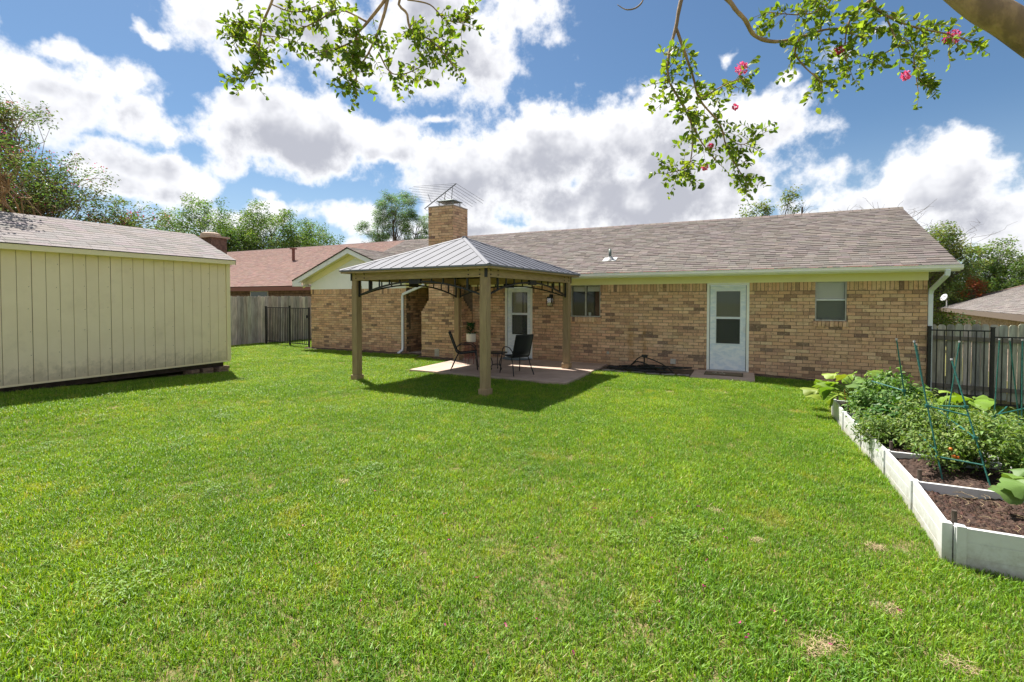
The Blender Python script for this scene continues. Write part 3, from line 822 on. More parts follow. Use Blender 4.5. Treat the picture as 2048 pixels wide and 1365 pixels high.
# doors and windows
def storm_door(x0, x1, panes, handle_x, label):
    r = MB(); z1 = 2.148
    fw = .06
    for a, b in ((x0, x0 + fw), (x1 - fw, x1)): r.box((a, -.018, -.03), (b, .12, z1))
    r.box((x0 + fw, -.018, z1 - .045), (x1 - fw, .12, z1))
    door = r.build('door', M['trim_pale'], house, bevel=.004); door['label'] = label
    a, b = x0 + fw + .012, x1 - fw - .012
    (pa, pb, za, zm0, zm1, zb) = panes
    mb = MB()
    mb.box((a, .012, -.005), (pa, .05, z1 - .055)); mb.box((pb, .012, -.005), (b, .05, z1 - .055))
    mb.box((pa, .0125, -.005), (pb, .05, za)); mb.box((pa, .0125, zb), (pb, .05, z1 - .055)); mb.box((pa, .0125, zm0), (pb, .05, zm1))
    mb.build('leaf', M['door'], door, bevel=.003)
    mb = MB()
    for s, e in ((za, zm0), (zm1, zb)):
        for q in ((pa - .014, pa, s, e), (pb, pb + .014, s, e)): mb.box((q[0], .004, q[2] - .014), (q[1], .012, q[3] + .014))
        mb.box((pa, .004, s - .014), (pb, .012, s)); mb.box((pa, .004, e), (pb, .012, e + .014))
    mb.build('pane_trim', M['white'], door)
    mb = MB(); mb.box((pa, .03, zm1), (pb, .034, zb)); mb.build('pane', M['pane'], door)
    mb = MB(); mb.box((pa, .03, za), (pb, .034, zm0)); mb.build('screen', M['screen'], door)
    mb = MB(); mb.box((a - .01, .085, -.01), (b + .01, .115, z1 - .05)); inner = mb.build('inner_door', M['room'], door)
    mb = MB(); hx = handle_x
    mb.box((hx - .018, .002, .93), (hx + .018, .0115, 1.10)); mb.tube([(hx, .004, 1.07), (hx, -.04, 1.065), (hx, -.04, .97), (hx, .004, .96)], .008, 8); mb.build('handle', M['white'], door)
    mb = MB(); mb.box((x0 + .02, -.03, -.04), (x1 - .02, .11, -.006)); mb.build('threshold', M['alu'], door)
    return door, inner, (pa, pb)


d, inner, pp = storm_door(D2[0], D2[1], (-4.135, -3.597, .653, 1.265, 1.318, 1.95), -3.50, 'white storm door with two panes above the brown mat')
mb = MB()
for i in range(60):       # ribbed blind behind the upper pane
    x = pp[0] + (pp[1] - pp[0]) * i / 60; mb.box((x, .058, 1.27), (x + .0065, .07, 2.0))
mb.build('curtain', pmat('curtain', (0.26, 0.27, 0.23), None, rough=.8), d)
d, inner, pp = storm_door(D1[0], D1[1], (-9.815, -9.305, .705, 1.29, 1.35, 1.966), -9.93, 'white storm door with two panes beside the wall lantern')
mb = MB(); mb.box((-9.80, .06, .74), (-9.5, .075, 2.0)); mb.build('curtain', pmat('pale_curtain', (0.36, 0.33, 0.27), None, rough=.8), d)
mb = MB(); mb.box((-9.45, .06, 1.30), (-9.38, .075, 2.0)); mb.build('curtain', pmat('grey_curtain', (0.30, 0.28, 0.24), None, rough=.8), d)


def window(W, z0, z1, label):
    mb = MB(); x0, x1 = W; f = .028
    mb.box((x0, .01, z0), (x0 + f, .09, z1)); mb.box((x1 - f, .01, z0), (x1, .09, z1)); mb.box((x0 + f, .01, z1 - .03), (x1 - f, .09, z1)); mb.box((x0 + f, .01, z0), (x1 - f, .09, z0 + f))
    w = mb.build('window', M['alu'], house); w['label'] = label
    mb = MB(); mb.box((x0 - .1, .62, z0 - .1), (x1 + .1, .64, z1 + .1)); mb.box((x0 - .12, .22, z0 - .1), (x0 - .1, .62, z1 + .1)); mb.box((x1 + .1, .22, z0 - .1), (x1 + .12, .62, z1 + .1)); mb.box((x0 - .1, .22, z0 - .12), (x1 + .1, .62, z0 - .1)); mb.box((x0 - .1, .22, z1 + .1), (x1 + .1, .62, z1 + .12))
    mb.build('room', M['room'], w)
    return w


def slats(x0, x1, z0, z1, y, w, step=.026, tilt=.6, dep=.013):
    mb = MB(); z = z0
    while z < z1:
        mb.obox(((x0 + x1) / 2, y, z), ((x1 - x0) / 2, 0, 0), Vector((0, math.cos(tilt), -math.sin(tilt))) * dep, Vector((0, math.sin(tilt), math.cos(tilt))) * .001); z += step
    return mb.build('blind', M['blind'], w)


w = window(WR, 1.256, 2.16, 'single hung window with lowered pale blind'); zm = 1.735
mb = MB(); mb.box((WR[0] + .02, .022, zm - .014), (WR[1] - .02, .08, zm + .014)); mb.build('meeting_rail', M['white'], w)
mb = MB(); mb.box((WR[0] + .028, .045, zm), (WR[1] - .028, .049, 2.13)); mb.build('pane', M['pane'], w)
mb = MB(); mb.box((WR[0] + .028, .03, 1.28), (WR[1] - .028, .034, zm - .014)); mb.build('screen', M['screen'], w)
slats(WR[0] + .03, WR[1] - .03, 1.30, 2.13, .083, w, .045, 1.15, .024)
mb = MB()
for x in (WR[0] + .12, WR[1] - .12): mb.box((x - .02, .005, 1.285), (x + .02, .028, 1.30))
mb.build('latch', M['black'], w)
w = window(WL, 1.263, 2.16, 'dark sliding window with raised blinds behind the pavilion post'); xm = (WL[0] + WL[1]) / 2
mb = MB(); mb.box((xm - .02, .02, 1.28), (xm + .02, .08, 2.135)); mb.build('mullion', M['alu'], w)
for a, b in ((WL[0] + .028, xm - .02), (xm + .02, WL[1] - .028)):
    mb = MB(); mb.box((a, .05, 1.29), (b, .054, 2.13)); mb.build('pane', M['pane'], w)
    slats(a + .01, b - .01, 1.985, 2.12, .10, w, .02, 1.1)
mb = MB(); mb.box((-7.32, .30, 1.3), (-7.14, .33, 2.0)); mb.build('curtain', pmat('brown_curtain', (0.22, 0.12, 0.075), None, rough=.9), w)
mb = MB(); mb.lathe((-7.44, .16, 1.292), [(.035, 0), (.04, .09), (.0, .091)], 12); mb.build('cup', M['white'], w)

# wall fittings
mb = MB(); mb.box((-12.19, CY - .012, -.015), (-12.02, CY + .004, .215)); wv = mb.build('wall_vent', M['vent'], house)
mb = MB()
for k in range(6): mb.box((-12.17, CY - .018, .01 + k * .032), (-12.04, CY - .0125, .026 + k * .032))
mb.build('louvre', M['vent'], wv)
mb = MB(); mb.box((-5.225, -.02, .07), (-5.085, -.004, .21)); mb.prism([(-5.215, -.02, .2), (-5.215, -.09, .09), (-5.215, -.02, .085)], (.12, 0, 0)); mb.build('dryer_vent', M['vent'], house)
mb = MB(); mb.lathe((0, 0, 0), [(.0, .03), (.025, .028), (.04, .018), (.045, 0)], 16)
o = mb.build('pipe_cap', M['vent'], house, world=False, smooth=True); o.location = Vector((-6.874, -.012, .285)) - Vector(hl); o.rotation_euler = (R(90), 0, 0)

# ------------------------------------------------------------------ the pavilion (gazebo)
GA = -0.0757
ga = Vector((math.cos(GA), math.sin(GA), 0)); gb = Vector((-math.sin(GA), math.cos(GA), 0))
GF = Vector((-7.884, -5.112, -0.09)); G1, G2 = 3.449, 3.782
gaz = thing('garden_pavilion', 'brown wooden pavilion with grey ribbed metal hip roof over the patio', 'pavilion', tuple(GF - ga * G1 / 2 + gb * G2 / 2))
CORN = [GF, GF - ga * G1, GF - ga * G1 + gb * G2, GF + gb * G2]
for i, c in enumerate(CORN):
    z0 = 0.0 if c.y > -3.2 else ground_z(c.x, c.y); base = Vector((c.x, c.y, z0))
    mb = MB(); h = 2.17 - z0
    mb.obox(base + Vector((0, 0, h / 2)), ga * .073, gb * .073, Vector((0, 0, h / 2)))
    post = mb.build('post', M['gazebo_wood'], gaz, bevel=.006)
    mb = MB(); mb.obox(base + Vector((0, 0, .055)), ga * .10, gb * .10, Vector((0, 0, .065))); mb.build('plinth', M['gazebo_wood'], post, bevel=.008)
    mb = MB()
    for sa, sb in ((1, -1), (-1, -1), (1, 1), (-1, 1)):      # narrow corner boards that box the post
        mb.obox(base + ga * sa * .066 + gb * sb * .066 + Vector((0, 0, .62 + .5)), ga * .0095, gb * .0095, Vector((0, 0, .99)))
    mb.build('corner_board', M['gazebo_wood'], post)
OV = .25
ZB0, ZB1 = 2.165, 2.345
for i in range(4):
    a, b = CORN[i], CORN[(i + 1) % 4]; d = (b - a).normalized(); nrm2 = Vector((d.y, -d.x, 0))
    if nrm2.dot(a - Vector(gaz.location)) < 0: nrm2 = -nrm2
    A = Vector((a.x, a.y, 0)) + nrm2 * .055; B = Vector((b.x, b.y, 0)) + nrm2 * .055
    mb = MB(); mb.bar(A - d * .085 + Vector((0, 0, (ZB0 + ZB1) / 2)), B + d * .085 + Vector((0, 0, (ZB0 + ZB1) / 2)), .045, ZB1 - ZB0 - (.004 if i % 2 else 0))
    beam = mb.build('beam', M['gazebo_beam'], gaz, bevel=.005)
    mb = MB(); A2 = A + nrm2 * .172; B2 = B + nrm2 * .172
    mb.bar(A2 - d * .235 + Vector((0, 0, 2.343)), B2 + d * .235 + Vector((0, 0, 2.343)), .03, .05 - (.003 if i % 2 else 0))
    mb.bar(A - d * .22 + nrm2 * .09 + Vector((0, 0, 2.35)), B + d * .22 + nrm2 * .09 + Vector((0, 0, 2.35)), .13, .012 - (.003 if i % 2 else 0)); mb.build('eave_board', M['gazebo_beam'], gaz)
    mb = MB()
    for s in (.10, .36):
        for e, f in ((A, d), (B, -d)):
            for z in (ZB0 + .05, ZB1 - .045):
                p = e + f * (s - .03) + nrm2 * .023 + Vector((0, 0, z)); mb.tube([p, p + nrm2 * .012], .013, 8)
    mb.build('bolt', M['black'], beam)
    # arched iron bracket: one long arch with short uprights, post straps and a centre plate
    Ai, Bi = Vector((a.x, a.y, 0)) + d * .078, Vector((b.x, b.y, 0)) - d * .078; L = (Bi - Ai).length
    arch = lambda t: 1.83 + .285 * (1 - (2 * t - 1) ** 2)
    mb = MB(); n = 28
    for k in range(n):
        p, q = k / n, (k + 1) / n
        mb.bar(Ai + d * L * p + Vector((0, 0, arch(p))), Ai + d * L * q + Vector((0, 0, arch(q))), .035, .032)
    br = mb.build('arch_bracket', M['black'], gaz)
    for t in (.10, .19, .28, .37, .63, .72, .81, .90):
        mb = MB(); p = Ai + d * L * t; mb.bar(p + Vector((0, 0, arch(t))), p + Vector((0, 0, ZB0 + .004)), .034 if t in (.10, .90) else .024, .034 if t in (.10, .90) else .024, d)
        mb.build('upright', M['black'], br)
    for e in (Ai + d * .012, Bi - d * .012):
        mb = MB(); mb.bar(e + Vector((0, 0, 1.80)), e + Vector((0, 0, ZB0)), .04, .022, d); mb.build('post_strap', M['black'], br)
    mb = MB(); p = Ai + d * L * .5; mb.obox(p + Vector((0, 0, 2.12)), d * .15, nrm2 * .03, Vector((0, 0, .055))); mb.obox(p + Vector((0, 0, 2.105)), d * .26, nrm2 * .02, Vector((0, 0, .018))); mb.build('centre_plate', M['black'], br)
for c in CORN:
    o = (Vector((c.x, c.y, 0)) - Vector((gaz.location.x, gaz.location.y, 0))).normalized()
    mb = MB(); p = Vector((c.x, c.y, 2.26)) + o * .10
    mb.obox(p, ga * .022, gb * .022, Vector((0, 0, .10))); mb.build('corner_strap', M['black'], gaz)
# roof: eave rectangle, apex, panels running up each slope
EVZ = 2.385
ecs = []
for sa, sb, c in ((1, -1, CORN[0]), (-1, -1, CORN[1]), (-1, 1, CORN[2]), (1, 1, CORN[3])):
    ecs.append(Vector((c.x, c.y, EVZ)) + ga * sa * OV + gb * sb * OV)
apex = sum(ecs, Vector()) / 4 + Vector((-.10, -.02, 0)); apex.z = 3.22
for i in range(4):
    A, B = ecs[i], ecs[(i + 1) % 4]; d = (B - A); L = d.length; d.normalize()
    ta = (apex - A).dot(d); foot = A + d * ta; up = apex - foot; H = up.length; up.normalize(); nr = d.cross(up)
    if nr.z < 0: nr = -nr
    n = 13; us = [L * k / n for k in range(n + 1)]
    hgt = lambda u: H * (u / ta if u <= ta else (L - u) / (L - ta))
    for k in range(n):
        u0, u1 = us[k], us[k + 1]
        poly = [A + d * u0, A + d * u1, A + d * u1 + up * hgt(u1)]
        if u0 < ta < u1: poly.append(apex)
        poly.append(A + d * u0 + up * hgt(u0))
        if hgt(u0) < 1e-6: poly.pop()
        if hgt(u1) < 1e-6: poly.pop(2)
        mb = MB(); mb.prism([tuple(p) for p in poly], nr * .006); pan = mb.build('roof_panel', M['roof_metal'], gaz)
        if k:
            mb = MB(); p0, p1 = A + d * u0 + nr * .008 + up * .01, A + d * u0 + up * (hgt(u0) - .03) + nr * .008
            if (p1 - p0).length > .06: mb.bar(p0, p1, .016, .016, nr); mb.build('seam', M['seam'], pan)
    mb = MB(); mb.bar(A + Vector((0, 0, -.012)) - d * .012, B + Vector((0, 0, -.012)) + d * .012, .028, .034); mb.build('roof_edge', M['metal_edge'], gaz)
for e in ecs:
    o = (apex - e); d = o.normalized(); s = d.cross(Vector((0, 0, 1))).normalized(); u = s.cross(d)
    mb = MB(); p0, p1 = e + u * .022, apex + u * .022
    mb.add([tuple(p0 - s * .06 - u * .022), tuple(p0 + u * .004), tuple(p0 + s * .06 - u * .022), tuple(p1 - s * .06 - u * .022), tuple(p1 + u * .004), tuple(p1 + s * .06 - u * .022)], [(0, 1, 4, 3), (1, 2, 5, 4), (0, 2, 1), (3, 4, 5)])
    mb.build('hip_cap', M['roof_metal'], gaz)
    mb = MB(); mb.bar(e + Vector((0, 0, -.05)) + d * .2, apex + Vector((0, 0, -.06)), .04, .07); mb.build('hip_rafter', M['gazebo_beam'], gaz)
mb = MB(); mb.lathe(tuple(apex), [(.10, -.02), (.07, .035), (.0, .05)], 4); mb.build('apex_cap', M['metal_edge'], gaz)

# ------------------------------------------------------------------ furniture on the patio
def sling_chair(label, loc, rz, group):
    t = thing('patio_chair', label, 'chair', loc, rz, group)
    hw = .225
    prof = [(.47, .425), (.42, .437), (.30, .425), (.12, .405), (.02, .41), (-.03, .45), (-.08, .58), (-.14, .74), (-.20, .90), (-.215, .935)]
    def sling(ps, name):
        mb = MB()
        mb.add([(x, y, z) for x, z in ps for y in (-hw + .012, hw - .012)], [(2 * i, 2 * i + 1, 2 * i + 3, 2 * i + 2) for i in range(len(ps) - 1)])
        o = mb.build(name, M['sling'], t, world=False, smooth=True)
        so = o.modifiers.new('thick', 'SOLIDIFY'); so.thickness = .004
    sling(prof[:6], 'seat'); sling(prof[5:], 'backrest')
    for s in (-1, 1):
        y = s * hw
        mb = MB(); mb.tube([(x, y, z) for x, z in prof], .012, 8); mb.build('side_rail', M['black_tube'], t, world=False, smooth=True)
        mb = MB(); mb.tube([(.50, y + s * .045, .0), (.46, y + s * .03, .30), (.44, y + s * .02, .50)], .0125, 8); mb.build('leg', M['black_tube'], t, world=False, smooth=True)
        mb = MB(); mb.tube([(.02, y, .41), (-.06, y + s * .005, .25), (-.17, y + s * .045, .0)], .0125, 8); mb.build('leg', M['black_tube'], t, world=False, smooth=True)
        mb = MB(); mb.tube([(.44, y + s * .02, .50), (.415, y + s * .02, .57), (.34, y + s * .022, .625), (.20, y + s * .022, .645), (.07, y + s * .02, .625), (-.03, y + s * .012, .56), (-.055, y + s * .002, .50)], .012, 8); mb.build('armrest', M['black_tube'], t, world=False, smooth=True)
    mb = MB(); mb.tube([(.44, -hw, .425), (.44, hw, .425)], .010, 8); mb.tube([(.03, -hw, .40), (.03, hw, .40)], .010, 8); mb.tube([(-.213, -hw, .935), (-.213, hw, .935)], .012, 8)
    mb.build('cross_bar', M['black_tube'], t, world=False, smooth=True)
    return t


sling_chair('black mesh patio chair seen from the side, near the back wooden post', (-9.98, -2.75, 0), R(28), 'black sling patio chairs')
sling_chair('black mesh patio chair with its back turned, in front of the white door', (-8.17, -2.93, 0), R(145), 'black sling patio chairs')

t = thing('side_table', 'low round black iron table between the two patio chairs', 'table', (-9.02, -2.50, 0))
mb = MB(); mb.lathe((0, 0, .435), [(0, .018), (.24, .018), (.262, .012), (.268, 0), (.262, -.012), (.235, -.014), (.235, .0), (0, .0)], 36); mb.build('table_top', M['black_tube'], t, world=False, smooth=False)
mb = MB(); mb.lathe((0, 0, .13), [(.10, 0), (.12, .008), (.10, .016), (.085, .008), (.10, 0)], 20); mb.build('ring_shelf', M['black_tube'], t, world=False)
for k in range(3):
    a = R(-15 + 120 * k); ca, sa = math.cos(a), math.sin(a)
    prof = [(.20, .43), (.175, .36), (.13, .27), (.10, .19), (.105, .13), (.15, .08), (.175, .045), (.16, .018), (.135, .016), (.12, .035), (.13, .055), (.148, .052)]
    mb = MB(); mb.tube([(r * ca, r * sa, z) for r, z in prof], .011, 6); mb.build('leg', M['black_tube'], t, world=False, smooth=True)

t = thing('plant_stand', 'rusty red wire plant stand by the chimney', 'plant stand', (-10.24, -1.67, 0), R(8))
mb = MB(); mb.box((-.13, -.13, .575), (.13, .13, .588)); mb.build('stand_top', M['red_iron'], t, world=False)
for x in (-.125, .125):
    for y in (-.125, .125):
        mb = MB(); mb.bar((x, y, 0), (x, y, .575), .014, .014, (1, 0, 0)); mb.build('leg', M['red_iron'], t, world=False)
mb = MB()
for z in (.14, .54):
    for s in (-.125, .125): mb.bar((-.125, s, z), (.125, s, z), .008, .008); mb.bar((s, -.125, z), (s, .125, z), .008, .008)
for s in (-.125, .125):
    for q in (-.06, 0, .06): mb.bar((q, s, .14), (q, s, .54), .005, .005, (1, 0, 0)); mb.bar((s, q, .14), (s, q, .54), .005, .005, (1, 0, 0))
mb.build('wire_side', M['red_iron'], t, world=False)


def leaf(mb, p, d, n, L, W, col, droop=0.15, seg=2):
    """one folded leaf blade from p along d with face normal n"""
    p, d, n = Vector(p), Vector(d).normalized(), Vector(n)
    s = d.cross(n)
    if s.length < 1e-4: s = d.orthogonal()
    s.normalize(); n = s.cross(d)
    if seg == 1:
        mb.add([tuple(p), tuple(p + d * L * .5 + s * W * .5 + n * W * .08), tuple(p + d * L - n * L * droop), tuple(p + d * L * .5 - s * W * .5 + n * W * .08)], [(0, 1, 2, 3)], col); return
    m1 = p + d * L * .33 + n * L * .03; m2 = p + d * L * .7 - n * L * droop * .35; tip = p + d * L - n * L * droop
    vs = [p, m1 + s * W * .46 + n * W * .12, m1, m1 - s * W * .46 + n * W * .12, m2 + s * W * .38 + n * W * .1, m2, m2 - s * W * .38 + n * W * .1, tip]
    mb.add([tuple(v) for v in vs], [(0, 2, 1), (0, 3, 2), (1, 2, 5, 4), (2, 3, 6, 5), (4, 5, 7), (5, 6, 7)], col)


def rdir(zlo=-1, zhi=1, rng=random):
    z = rng.uniform(zlo, zhi); a = rng.uniform(0, 2 * math.pi); r = math.sqrt(max(0, 1 - z * z)); return Vector((r * math.cos(a), r * math.sin(a), z))


t = thing('potted_plant', 'bushy green leafy plant in a cream pot on the red stand', 'potted plant', (-10.24, -1.67, .589))
mb = MB(); mb.lathe((0, 0, 0), [(0, 0), (.118, 0), (.128, .02), (.132, .225), (.128, .23), (.118, .23), (.115, .19), (0, .19)], 28); mb.build('pot', M['pot'], t, world=False, smooth=False)
mb = MB(); mb.lathe((0, 0, .195), [(.114, 0), (.06, .012), (0, .015)], 16, (1, 1, 1)); mb.build('potting_soil', M['soil'], t, world=False)
mb = MB()
for i in range(150):
    h = random.random(); a = random.uniform(0, 6.28); r = .02 + .05 * random.random()
    p = Vector((r * math.cos(a), r * math.sin(a), .22 + h * .26)); dd = Vector((math.cos(a), math.sin(a), .25 + 1.0 * h)).normalized()
    leaf(mb, p, dd, Vector((0, 0, 1)) + rdir() * .3, random.uniform(.10, .17) * (1.1 - .35 * h), random.uniform(.025, .045), jit(random.choice([(.03, .10, .03), (.025, .075, .03), (.045, .13, .04)]), .25), .25)
mb.build('foliage', M['leaf_garden'], t, world=False, kind='stuff')
for i in range(14):
    mb = MB(); a = random.uniform(0, 6.28); dd = Vector((math.cos(a), math.sin(a), .5)); leaf(mb, (0, 0, .23), dd, (0, 0, 1), random.uniform(.2, .3), .02, jit((.08, .16, .04), .2), .55)
    mb.build('frond', M['leaf_garden'], t, world=False)
mb = MB(); mb.tube([(0, 0, .35), (-.12, -.08, .43), (-.22, -.14, .425)], .003, 5, (.05, .1, .03))
for k in range(5): leaf(mb, (-.22, -.14, .425), rdir(-.3, .3), (0, 0, 1), .05, .03, (.85, .85, .82), 0)
mb.build('flower', M['leaf_garden'], t, world=False)

mb = MB(); n = 24; cx0, cy0 = -9.58, -.06
pts = [(cx0 + .46 * math.cos(math.pi + math.pi * k / n), cy0 + .50 * math.sin(math.pi + math.pi * k / n), .002) for k in range(n + 1)]
mb.prism(pts, (0, 0, .012)); o = mb.build('door_mat', M['mat_blue']); tag(o, 'half round blue grey mat at the door under the pavilion', 'doormat')
t = thing('door_mat', 'brown coir doormat with faded lettering on the small concrete step', 'doormat', (-3.93, -.56, -.03))
mb = MB(); mb.box((-.42, -.30, .001), (.42, .26, .012)); mb.build('border', M['mat_edge'], t, world=False)
mb = MB(); mb.box((-.385, -.265, .0122), (.385, .225, .017)); mb.build('pile', M['mat_brown'], t, world=False)
mb = MB()
xs = [-.24 + .012 * i for i in range(24)]
path = [(x, -.03 + .07 * math.sin((x + .24) * 42) * (1 - .3 * math.sin((x + .24) * 11)), .0185) for x in xs]
mb.tube(path, .011, 5)
for x in (-.20, -.06): mb.tube([(x, -.10, .0185), (x + .02, .02, .0185), (x + .035, .12, .0185)], .010, 5)
mb.build('lettering', M['mat_letter'], t, world=False)

# wall lantern
t = thing('wall_lantern', 'black square wall lantern with clear glass and bulb beside the door', 'lantern', (-8.545, -.012, 1.56))
mb = MB(); mb.box((-.05, -.016, .20), (.065, .0, .34)); mb.build('back_plate', M['black'], t, world=False)
mb = MB(); mb.box((-.06, -.17, .245), (.06, -.018, .275)); mb.box((-.075, -.175, .225), (.075, -.025, .2445)); mb.build('hood', M['black'], t, world=False)
mb = MB()
for x in (-.066, .066):
    for y in (-.166, -.034): mb.bar((x, y, .0), (x, y, .225), .009, .009, (1, 0, 0))
for z in (.004, .0): mb.bar((-.066, -.166, z), (.066, -.166, z), .009, .009); mb.bar((-.066, -.034, z), (.066, -.034, z), .009, .009); mb.bar((-.066, -.166, z), (-.066, -.034, z), .009, .009); mb.bar((.066, -.166, z), (.066, -.034, z), .009, .009)
mb.build('cage_frame', M['black'], t, world=False)
mb = MB(); mb.lathe((0, -.10, .075), [(0, 0), (.016, .006), (.03, .04), (.024, .085), (.014, .115), (.014, .15), (0, .15)], 14); mb.build('bulb', M['bulb'], t, world=False, smooth=True)
for y in (-.163, -.037):
    mb = MB(); mb.box((-.062, y - .001, .006), (.062, y + .001, .222)); mb.build('glass', M['old_lamp_glass'], t, world=False)

# garden hose on its guide, pavers
t = thing('garden_hose', 'tangled black garden hose looped over a short stand against the brick wall', 'hose', (-5.75, -.6, -.08))
mb = MB(); mb.tube([(-5.80, -.50, -.12), (-5.80, -.50, .30)], .016, 8); mb.box((-5.86, -.56, .28), (-5.72, -.44, .33)); mb.build('hose_stand', M['black'], t)
def hose(pts, name='hose_loop'):
    # smooth the control points
    P = [Vector(p) for p in pts]; out = []
    for i in range(len(P) - 1):
        a, b, c, d_ = P[max(i - 1, 0)], P[i], P[i + 1], P[min(i + 2, len(P) - 1)]
        for k in range(8):
            u = k / 8; out.append(.5 * ((2 * b) + (c - a) * u + (2 * a - 5 * b + 4 * c - d_) * u * u + (3 * b - a - 3 * c + d_) * u ** 3))
    out.append(P[-1]); mb = MB(); mb.tube(out, .0145, 7); mb.build(name, M['hose'], t, smooth=True)
def arch_loop(x0, x1, xt, h, y0, y1):
    pts = []
    for k in range(13):
        u = k / 12; x = x0 + (x1 - x0) * u; sk = (u / ((xt - x0) / (x1 - x0))) if x < xt else ((1 - u) / (1 - (xt - x0) / (x1 - x0)))
        pts.append((x + .03 * math.sin(u * 9), y0 + (y1 - y0) * u - .1 * math.sin(math.pi * u) + .05, h * math.sin(min(1, sk) * math.pi / 2) - .01))
    return pts
hose([(-6.3, -1.02, .0), (-6.22, -.98, .0)] + arch_loop(-6.15, -5.10, -5.78, .335, -.9, -.8) + [(-5.05, -.95, .0), (-5.3, -1.08, .01), (-5.7, -1.08, .01)])
hose(arch_loop(-6.2, -5.45, -5.86, .21, -.8, -.9) + [(-5.3, -1.0, .0), (-5.6, -1.1, .015), (-5.95, -1.08, .01)])
hose(arch_loop(-5.75, -5.2, -5.5, .12, -.95, -1.0) + [(-5.6, -1.12, .0), (-5.85, -1.14, .01)])
for k in range(8):
    c = (-6.3 + .16 * k + random.uniform(-.1, .1), -.72 + random.uniform(-.08, .08)); rx, ry = random.uniform(.35, .6), random.uniform(.14, .26); ph = random.uniform(0, 6)
    hose([(max(-6.8, c[0] + rx * math.cos(a + ph)), c[1] + ry * math.sin(a + ph), -.005 + .014 * k + .01 * math.sin(a * 2)) for a in np.linspace(0, 5.8, 12)])
for i, (x, y, w, d_, a) in enumerate([(-6.62, -.88, .30, .26, 4), (-6.25, -1.02, .34, .22, -3), (-5.88, -.98, .3, .24, 2), (-5.50, -1.0, .32, .22, 3), (-5.14, -.95, .30, .24, -4), (-4.80, -.88, .27, .25, 2)]):
    mb = MB(); mb.box((-w / 2, -d_ / 2, -.03), (w / 2, d_ / 2, .028)); o = mb.build('paving_stone', M['paver'], bevel=.01); o.location = (x, y, -.075); o.rotation_euler = (random.uniform(-.03, .03), random.uniform(-.03, .03), R(a))
    o['group'] = 'paving stones edging the earth strip'
    tag(o, ['grey paving stone touching the corner of the patio', 'second grey paving stone from the patio', 'third grey paving stone from the patio, by the hose coils', 'third grey paving stone from the door step, by the hose arch', 'second grey paving stone from the door step', 'grey paving stone touching the door step'][i], 'paving stone', 'paving stones edging the earth strip')

# TV aerial on the chimney
t = thing('tv_antenna', 'old rooftop television aerial of thin rods above the chimney', 'antenna', (-12.5, .30, 4.2))
mb = MB(); mb.tube([(-12.47, .30, 4.2), (-12.35, .25, 5.02)], .016, 6); mb.build('mast', M['antenna'], t)
b0, b1 = Vector((-12.98, -.02, 4.72)), Vector((-11.80, .05, 5.43))
mb = MB(); mb.bar(b0, b1, .024, .024); mb.build('boom', M['antenna'], t)
mb = MB(); mb.bar((-12.35, .2, 5.0), (-12.20, .03, 5.16), .02, .02); mb.bar((-11.98, .05, 4.95), (-11.93, .04, 5.32), .014, .014); mb.build('brace', M['antenna'], t)
bd = (b1 - b0).normalized()
for k, s in enumerate(np.linspace(.30, 1.0, 11)):
    p = b0 + (b1 - b0) * s; L = .55 + .75 * s + (.12 if k % 3 == 0 else 0)
    for sd in (-1, 1):
        e = p + (Vector((-.92, -.42, -.02)) if sd < 0 else Vector((.62, .62, -.38))).normalized() * L * (1.0 if sd < 0 else .82) + bd * (-.10)
        mb = MB(); mb.bar(p, e, .008, .008); mb.build('rod', M['antenna'], t)
mb = MB(); mb.bar((-12.70, -.03, 4.88), (-12.82, -.05, 5.18), .012, .012); mb.build('rod', M['antenna'], t)
mb = MB(); mb.tube([(-12.98, -.02, 4.72), (-12.9, .0, 4.66), (-12.75, .05, 4.72), (-12.5, .2, 4.6)], .006, 5); mb.build('cable', M['antenna'], t)

# ------------------------------------------------------------------ shed
SXF, SY1, SY0 = -15.143, -5.258, -11.4
shed = thing('garden_shed', 'cream panelled garden shed with grey shingle roof', 'shed', (-16.6, -8.3, -.09))
ZB, ZT = .193, 2.635
mb = MB(); mb.box((-18.1, SY0, ZB + .01), (SXF - .016, SY1 - .02, ZT)); mb.prism([(-18.1, SY1 - .02, ZT), (SXF - .016, SY1 - .02, ZT), (-16.62, SY1 - .02, 3.30)], (0, SY0 - SY1 + .02, 0)); mb.build('wall_core', M['groove'], shed)
y = SY1 - .09; k = 0
while y > SY0:
    y2 = max(y - .2032, SY0)
    mb = MB(); mb.box((SXF - .0155, y2 + (.0075 if k % 6 == 5 else .0042), ZB + .035), (SXF + random.uniform(-.001, .002), y - .0045, ZT - .002)); mb.build('siding_board', M['shed'], shed); y = y2; k += 1
y = -18.05
while y < SXF - .1:
    mb = MB(); mb.box((y + .004, SY1 - .02, ZB + .035), (min(y + .2, SXF - .08), SY1 - .004, ZT)); mb.build('siding_board', M['shed'], shed); y += .2032
mb = MB(); y = SY1 - .13
while y > SY0 + .1:
    for z in (.30, .72, 1.14, 1.56, 1.98, 2.40):
        if random.random() < .8: yy = y + random.uniform(-.015, .015); mb.obox((SXF + .0025, yy, z + random.uniform(-.03, .03)), (.0015, 0, 0), (0, .005, 0), (0, 0, .005))
    y -= .4064
mb.build('nail_heads', M['groove'], shed, kind='stuff')
mb = MB(); mb.box((SXF - .05, SY1 - .085, ZB + .03), (SXF + .02, SY1 + .012, ZT - .01)); mb.build('corner_trim', M['shed_trim'], shed, bevel=.004)
mb = MB(); mb.box((SXF - .015, SY0, ZB), (SXF + .012, SY1 - .0, ZB + .034)); mb.build('base_trim', M['shed_trim'], shed)
